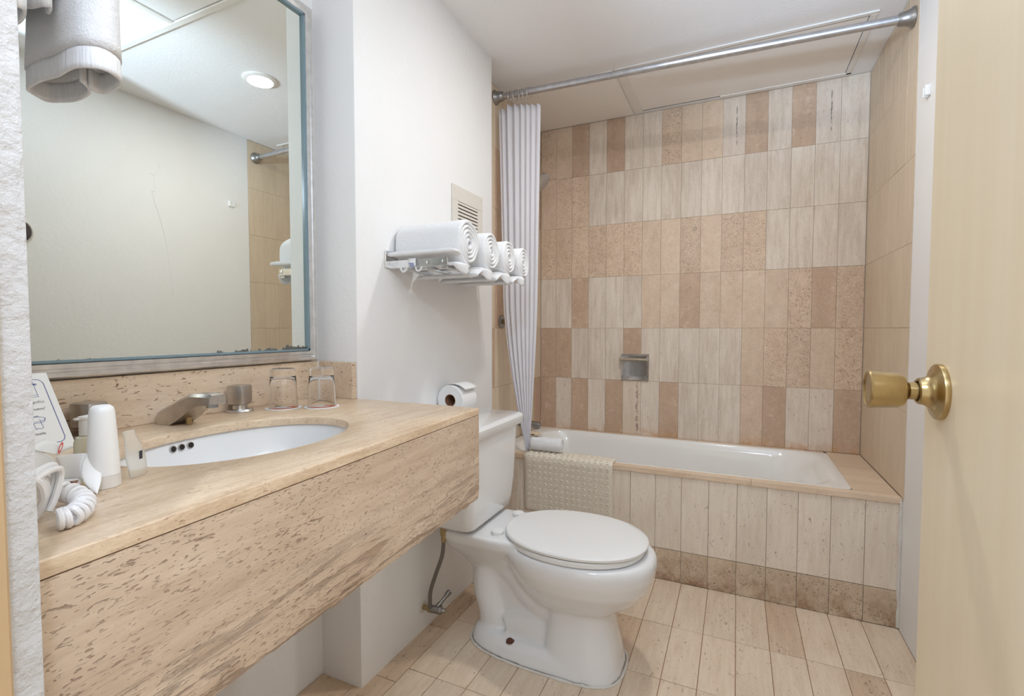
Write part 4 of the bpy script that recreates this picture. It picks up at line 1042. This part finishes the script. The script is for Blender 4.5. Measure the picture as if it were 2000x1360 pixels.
# ------------------------------------------------------------------ shower fittings
sh = thing('overhead_shower', 'grey round shower head showing past the curtain', 'shower head', (XT, 2.44, 1.90))
bm = BM(); tube(bm, smooth_path([(XT+0.001, 2.44, 1.915), (XT+0.05, 2.44, 1.918), (XT+0.085, 2.44, 1.895), (XT+0.105, 2.44, 1.868)], 6), 0.0095, 14); finish('arm', bm, 'dull', sh, smooth=True)
bm = BM(); lathe(bm, [(0.0, 0), (0.026, 0), (0.024, 0.004), (0.012, 0.010), (0.0, 0.010)], (XT+0.001, 2.44, 1.915), (1, 0, 0), n=24); finish('escutcheon', bm, 'dull', sh, smooth=True)
bm = BM(); lathe(bm, [(0.0, -0.012), (0.012, -0.012), (0.014, 0.010), (0.024, 0.022), (0.046, 0.034), (0.050, 0.040), (0.049, 0.047), (0.044, 0.050), (0.0, 0.051)], (XT+0.103, 2.44, 1.872), (0.80, -0.10, -0.62), n=36); finish('head', bm, 'rod', sh, smooth=True)
ctl = thing('shower_valve', 'small dark round valve on the tiled end wall left of the curtain', 'valve', (XT, 2.235, 1.10))
bm = BM(); lathe(bm, [(0.0, 0), (0.034, 0), (0.034, 0.003), (0.028, 0.009), (0.0, 0.010)], (XT+0.002, 2.225, 1.105), (1, 0, 0), n=28); finish('escutcheon', bm, 'dull', ctl, smooth=True)
bm = BM(); lathe(bm, [(0.0, 0), (0.012, 0), (0.013, 0.012), (0.010, 0.030), (0.0, 0.031)], (XT+0.011, 2.225, 1.105), (1, 0, 0), n=20); finish('knob', bm, 'oldbrass', ctl, smooth=True)
ts = thing('tub_spout', 'grey metal tub spout at the shower end of the bath', 'spout', (XT, 2.44, 0.545))
bm = BM(); lathe(bm, [(0.0, 0), (0.020, 0), (0.021, 0.004), (0.0195, 0.06), (0.0185, 0.118), (0.0165, 0.126), (0.0, 0.127)], (XT+0.002, 2.44, 0.552), (1, 0, -0.06), n=24); finish('barrel', bm, 'dull', ts, smooth=True)
bm = BM(); cyl(bm, (XT+0.108, 2.44, 0.545), (XT+0.108, 2.44, 0.524), 0.0145, 0.0135); finish('outlet', bm, 'dull', ts, smooth=True)

# ------------------------------------------------------------------ recessed soap dish
sd = thing('soap_dish', 'chrome soap holder with a grab bar set in the tiled back wall', 'soap dish', (-0.517, YB, 0.78))
x0, x1, z0, z1 = -0.594, -0.441, 0.781, 0.928
bm = BM()
for a in ((x0, x1, z0, z0+0.014), (x0, x1, z1-0.014, z1), (x0, x0+0.013, z0+0.014, z1-0.014), (x1-0.013, x1, z0+0.014, z1-0.014)):
    box(bm, a[0], a[1], YB-0.013, YB-0.0003, a[2], a[3], 0.0015)
finish('rim', bm, 'chrome', sd)
bm = BM(); nn = 14; V = []
for j in range(7):
    t = j/6; zc_ = z0+0.013+(z1-z0-0.026)*t
    V.append([bm.verts.new((x0+0.012+(x1-x0-0.024)*i/nn, YB-0.002-0.0085*abs(2*i/nn-1)**3-0.0*t, zc_)) for i in range(nn+1)])
for a in range(6):
    for b in range(nn): bm.faces.new((V[a][b], V[a][b+1], V[a+1][b+1], V[a+1][b]))
finish('back_plate', bm, 'dull', sd, smooth=True)  # darker metal puts the shade of a recess into the plate's colour
bm = BM(); prism(bm, [(-0.058, 0), (-0.05, 0.010), (0.05, 0.010), (0.058, 0)], lambda u, v, w_: (-0.5175+u, w_, z0+0.015+v*0.6), YB-0.022, YB-0.004); finish('tray_lip', bm, 'chrome', sd)
bm = BM(); cyl(bm, (x0-0.006, YB-0.036, z1-0.030), (x1-0.006, YB-0.036, z1-0.030), 0.0085, n=20); finish('grab_bar', bm, 'worn', sd, smooth=True, label='worn brassy steel grab bar')
for xx in (x0+0.004, x1-0.012):
    bm = BM(); box(bm, xx-0.005, xx+0.005, YB-0.037, YB-0.010, z1-0.040, z1-0.021, 0.002); finish('bar_post', bm, 'dull', sd)

# ------------------------------------------------------------------ rubber mat over the tub edge
mat_ = thing('rubber_bath_mat', 'beige studded rubber mat draped over the front tub edge', 'bath mat', (-0.70, YA, 0.20))
mx0, mx1 = -0.912, -0.487
prof = smooth_path([(0, YA+0.075, 0.4775), (0, YA+0.035, 0.4765), (0, YA+0.008, 0.4755), (0, YA-0.0085, 0.470), (0, YA-0.0125, 0.452), (0, YA-0.0075, 0.38), (0, YA-0.005, 0.29), (0, YA-0.004, 0.205)], 6)
bm = BM(); NXm = 24; V = []
for p_ in prof:
    V.append([bm.verts.new((mx0+(mx1-mx0)*i/NXm, p_.y-0.0010*math.sin(9*i/NXm)*max(0, .45-p_.z)/.25, p_.z)) for i in range(NXm+1)])
for a in range(len(prof)-1):
    for b in range(NXm): bm.faces.new((V[a][b], V[a][b+1], V[a+1][b+1], V[a+1][b]))
o = finish('sheet', bm, 'rubber', mat_, smooth=True); o.data.set_sharp_from_angle(angle=PI)
s_ = o.modifiers.new('thickness', 'SOLIDIFY'); s_.thickness = 0.002; s_.offset = 1
L_ = [0.0]
for a, b in zip(prof, prof[1:]): L_.append(L_[-1]+(b-a).length)
bm = BM(); pitch = 0.0272; s0 = 0.028
while s0 < L_[-1]-0.012:
    k = max(i for i in range(len(L_)-1) if L_[i] <= s0); f_ = (s0-L_[k])/(L_[k+1]-L_[k]); p_ = prof[k].lerp(prof[k+1], f_); t_ = (prof[k+1]-prof[k]).normalized()
    nr = Vector((1, 0, 0)).cross(t_).normalized()
    if nr.y > 0 or (abs(nr.y) < .3 and nr.z < 0): nr = -nr
    for i in range(15):
        x = mx0+0.024+(mx1-mx0-0.048)*i/14
        lathe(bm, [(0.0076, 0.0005), (0.0070, 0.0052), (0.0056, 0.0056), (0.0046, 0.0022), (0.0, 0.0018)], Vector((x, p_.y, p_.z))+nr*0.0006, nr, n=10, cap=False)
    s0 += pitch
finish('raised_studs', bm, 'rubber', mat_, smooth=True, kind='stuff')
# towel roll and soap on the tub edge
spiral_towel('rolled_towel_small', 'small rolled white towel lying on the tub edge by the curtain', (-0.896, YA+0.050, 0.4825), 0.0385, 0.155, 2.3, 0.010, None, rz=math.radians(2), seed=8)
sp2 = thing('soap_bar', 'little wrapped beige soap resting on the rolled towel', 'soap', (-0.885, YA+0.05, 0.553))
bm = BM(); box(bm, -0.910, -0.858, YA+0.034, YA+0.066, 0.5535, 0.567, 0.004, 2); finish('bar', bm, mat_plain('beige_soap', srgb(228, 205, 176), 0.5), sp2, smooth=True)
bm = BM(); box(bm, -0.924, -0.908, YA+0.042, YA+0.058, 0.5535, 0.556, 0.001); box(bm, -0.860, -0.842, YA+0.040, YA+0.060, 0.5535, 0.556, 0.001); finish('clear_wrapper', bm, 'wrap', sp2, smooth=True)
bm = BM(); box(bm, -0.893, -0.876, YA+0.0308, YA+0.0312, 0.558, 0.5625); finish('printed_mark', bm, 'ink', sp2)

# ------------------------------------------------------------------ towels on the rack over the counter end
hr = thing('hanging_rail', 'metal rail on the front wall carrying the hanging towels', 'towel rail', (-0.80, YF, 1.80))
bm = BM(); cyl(bm, (-1.02, 0.345, 1.80), (-0.66, 0.345, 1.80), 0.008); finish('bar', bm, 'chrome', hr, smooth=True)
for x in (-1.01, -0.67):
    bm = BM(); cyl(bm, (x, YF+0.001, 1.80), (x, 0.345, 1.80), 0.007); lathe(bm, [(0.0, 0), (0.02, 0), (0.018, 0.006), (0, 0.007)], (x, YF+0.001, 1.80), (0, 1, 0), 20); finish('bracket', bm, 'chrome', hr, smooth=True)
def hanging(label, path, zb, ztop, seed, topy=None, th=0.006):
    """sheet with the given plan path, hanging from ztop down to a woven hem at zb; the top gathers over the rail"""
    o = thing('hanging_towel', label, 'towel', (path[0][0], path[0][1], zb), 0, 'folded towels hanging over the counter end')
    P = smooth_path([(x, y, 0) for x, y in path], 7); n = len(P)
    def surf(z0, z1, nz):
        bm = BM(); V = []
        for j in range(nz+1):
            z = z0+(z1-z0)*j/nz; row = []
            for i, p_ in enumerate(P):
                k = (z-zb)/(ztop-zb); q = p_.copy()
                if topy is not None: q.y = q.y*(1-k*0.55)+topy*k*0.55
                w_ = 0.0022*noise.noise(Vector((q.x*26+seed, q.y*26, z*9)))
                row.append(bm.verts.new((q.x+w_, q.y+w_, z+0.004*noise.noise(Vector((i*0.14, seed, 0))))))
            V.append(row)
        for a in range(nz):
            for b in range(n-1): bm.faces.new((V[a][b], V[a][b+1], V[a+1][b+1], V[a+1][b]))
        return bm
    body = finish('terry', surf(zb+0.026, ztop, 30), 'terry', o, smooth=True); body.data.set_sharp_from_angle(angle=PI)
    s1 = body.modifiers.new('thickness', 'SOLIDIFY'); s1.thickness = th; s1.offset = 0
    hem = finish('woven_hem', surf(zb, zb+0.0265, 4), 'hem', o, smooth=True); hem.data.set_sharp_from_angle(angle=PI)
    s2 = hem.modifiers.new('thickness', 'SOLIDIFY'); s2.thickness = th*0.5; s2.offset = 0
    return o
hanging('folded white towel hanging in front, its rolled hem lowest', [(-0.757, 0.340), (-0.785, 0.362), (-0.845, 0.362), (-0.866, 0.345), (-0.845, 0.322), (-0.79, 0.319), (-0.735, 0.319), (-0.708, 0.327), (-0.701, 0.345), (-0.722, 0.366), (-0.770, 0.372), (-0.762, 0.352)], 1.382, 1.812, 3, 0.345)
hanging('second folded white towel hanging higher, left of the front one', [(-0.885, 0.303), (-0.862, 0.308), (-0.835, 0.302), (-0.802, 0.297), (-0.775, 0.298), (-0.755, 0.303), (-0.750, 0.309), (-0.765, 0.311)], 1.452, 1.812, 11, 0.330)
hanging('third folded white towel tucked against the wall end', [(-0.815, 0.262), (-0.785, 0.256), (-0.755, 0.256), (-0.733, 0.262), (-0.727, 0.272), (-0.740, 0.282), (-0.785, 0.282)], 1.425, 1.812, 17, 0.300)

# ------------------------------------------------------------------ small wall things
pq = thing('round_wall_plate', 'dark round plate with pale rim on the right wall, seen in the mirror', 'wall plate', (XR, 1.005, 1.487))
bm = BM(); lathe(bm, [(0.0, 0.0005), (0.058, 0.0005), (0.058, 0.005), (0.053, 0.008), (0.051, 0.006), (0.0, 0.006)], (XR, 1.005, 1.487), (-1, 0, 0), n=40); finish('rim', bm, 'vent', pq, smooth=True)
bm = BM(); lathe(bm, [(0.0, 0.0062), (0.0505, 0.0062), (0.048, 0.009), (0.03, 0.0105), (0.0, 0.011)], (XR, 1.005, 1.487), (-1, 0, 0), n=40); finish('face', bm, 'plaque', pq, smooth=True)
bm = BM()
for a in (0.3, 2.4, 4.4):
    d = Vector((0, math.cos(a), math.sin(a))); q = Vector((XR-0.0113, 1.012, 1.487)); sd_ = Vector((0, -math.sin(a), math.cos(a)))*0.0015
    vv = [bm.verts.new(p_) for p_ in (q+sd_, q+d*0.022+sd_, q+d*0.022-sd_, q-sd_)]; bm.faces.new(vv)
finish('mark', bm, 'vent', pq)
hk = thing('wall_clip', 'small white plastic clip on the right wall near the tub', 'clip', (XR, 1.985, 1.82))
bm = BM(); box(bm, XR-0.003, XR-0.0003, 1.968, 2.000, 1.806, 1.842, 0.001); finish('base', bm, 'plastic', hk)
for y in (1.970, 1.992):
    bm = BM(); box(bm, XR-0.014, XR-0.0028, y, y+0.006, 1.808, 1.840, 0.001); finish('prong', bm, 'plastic', hk)
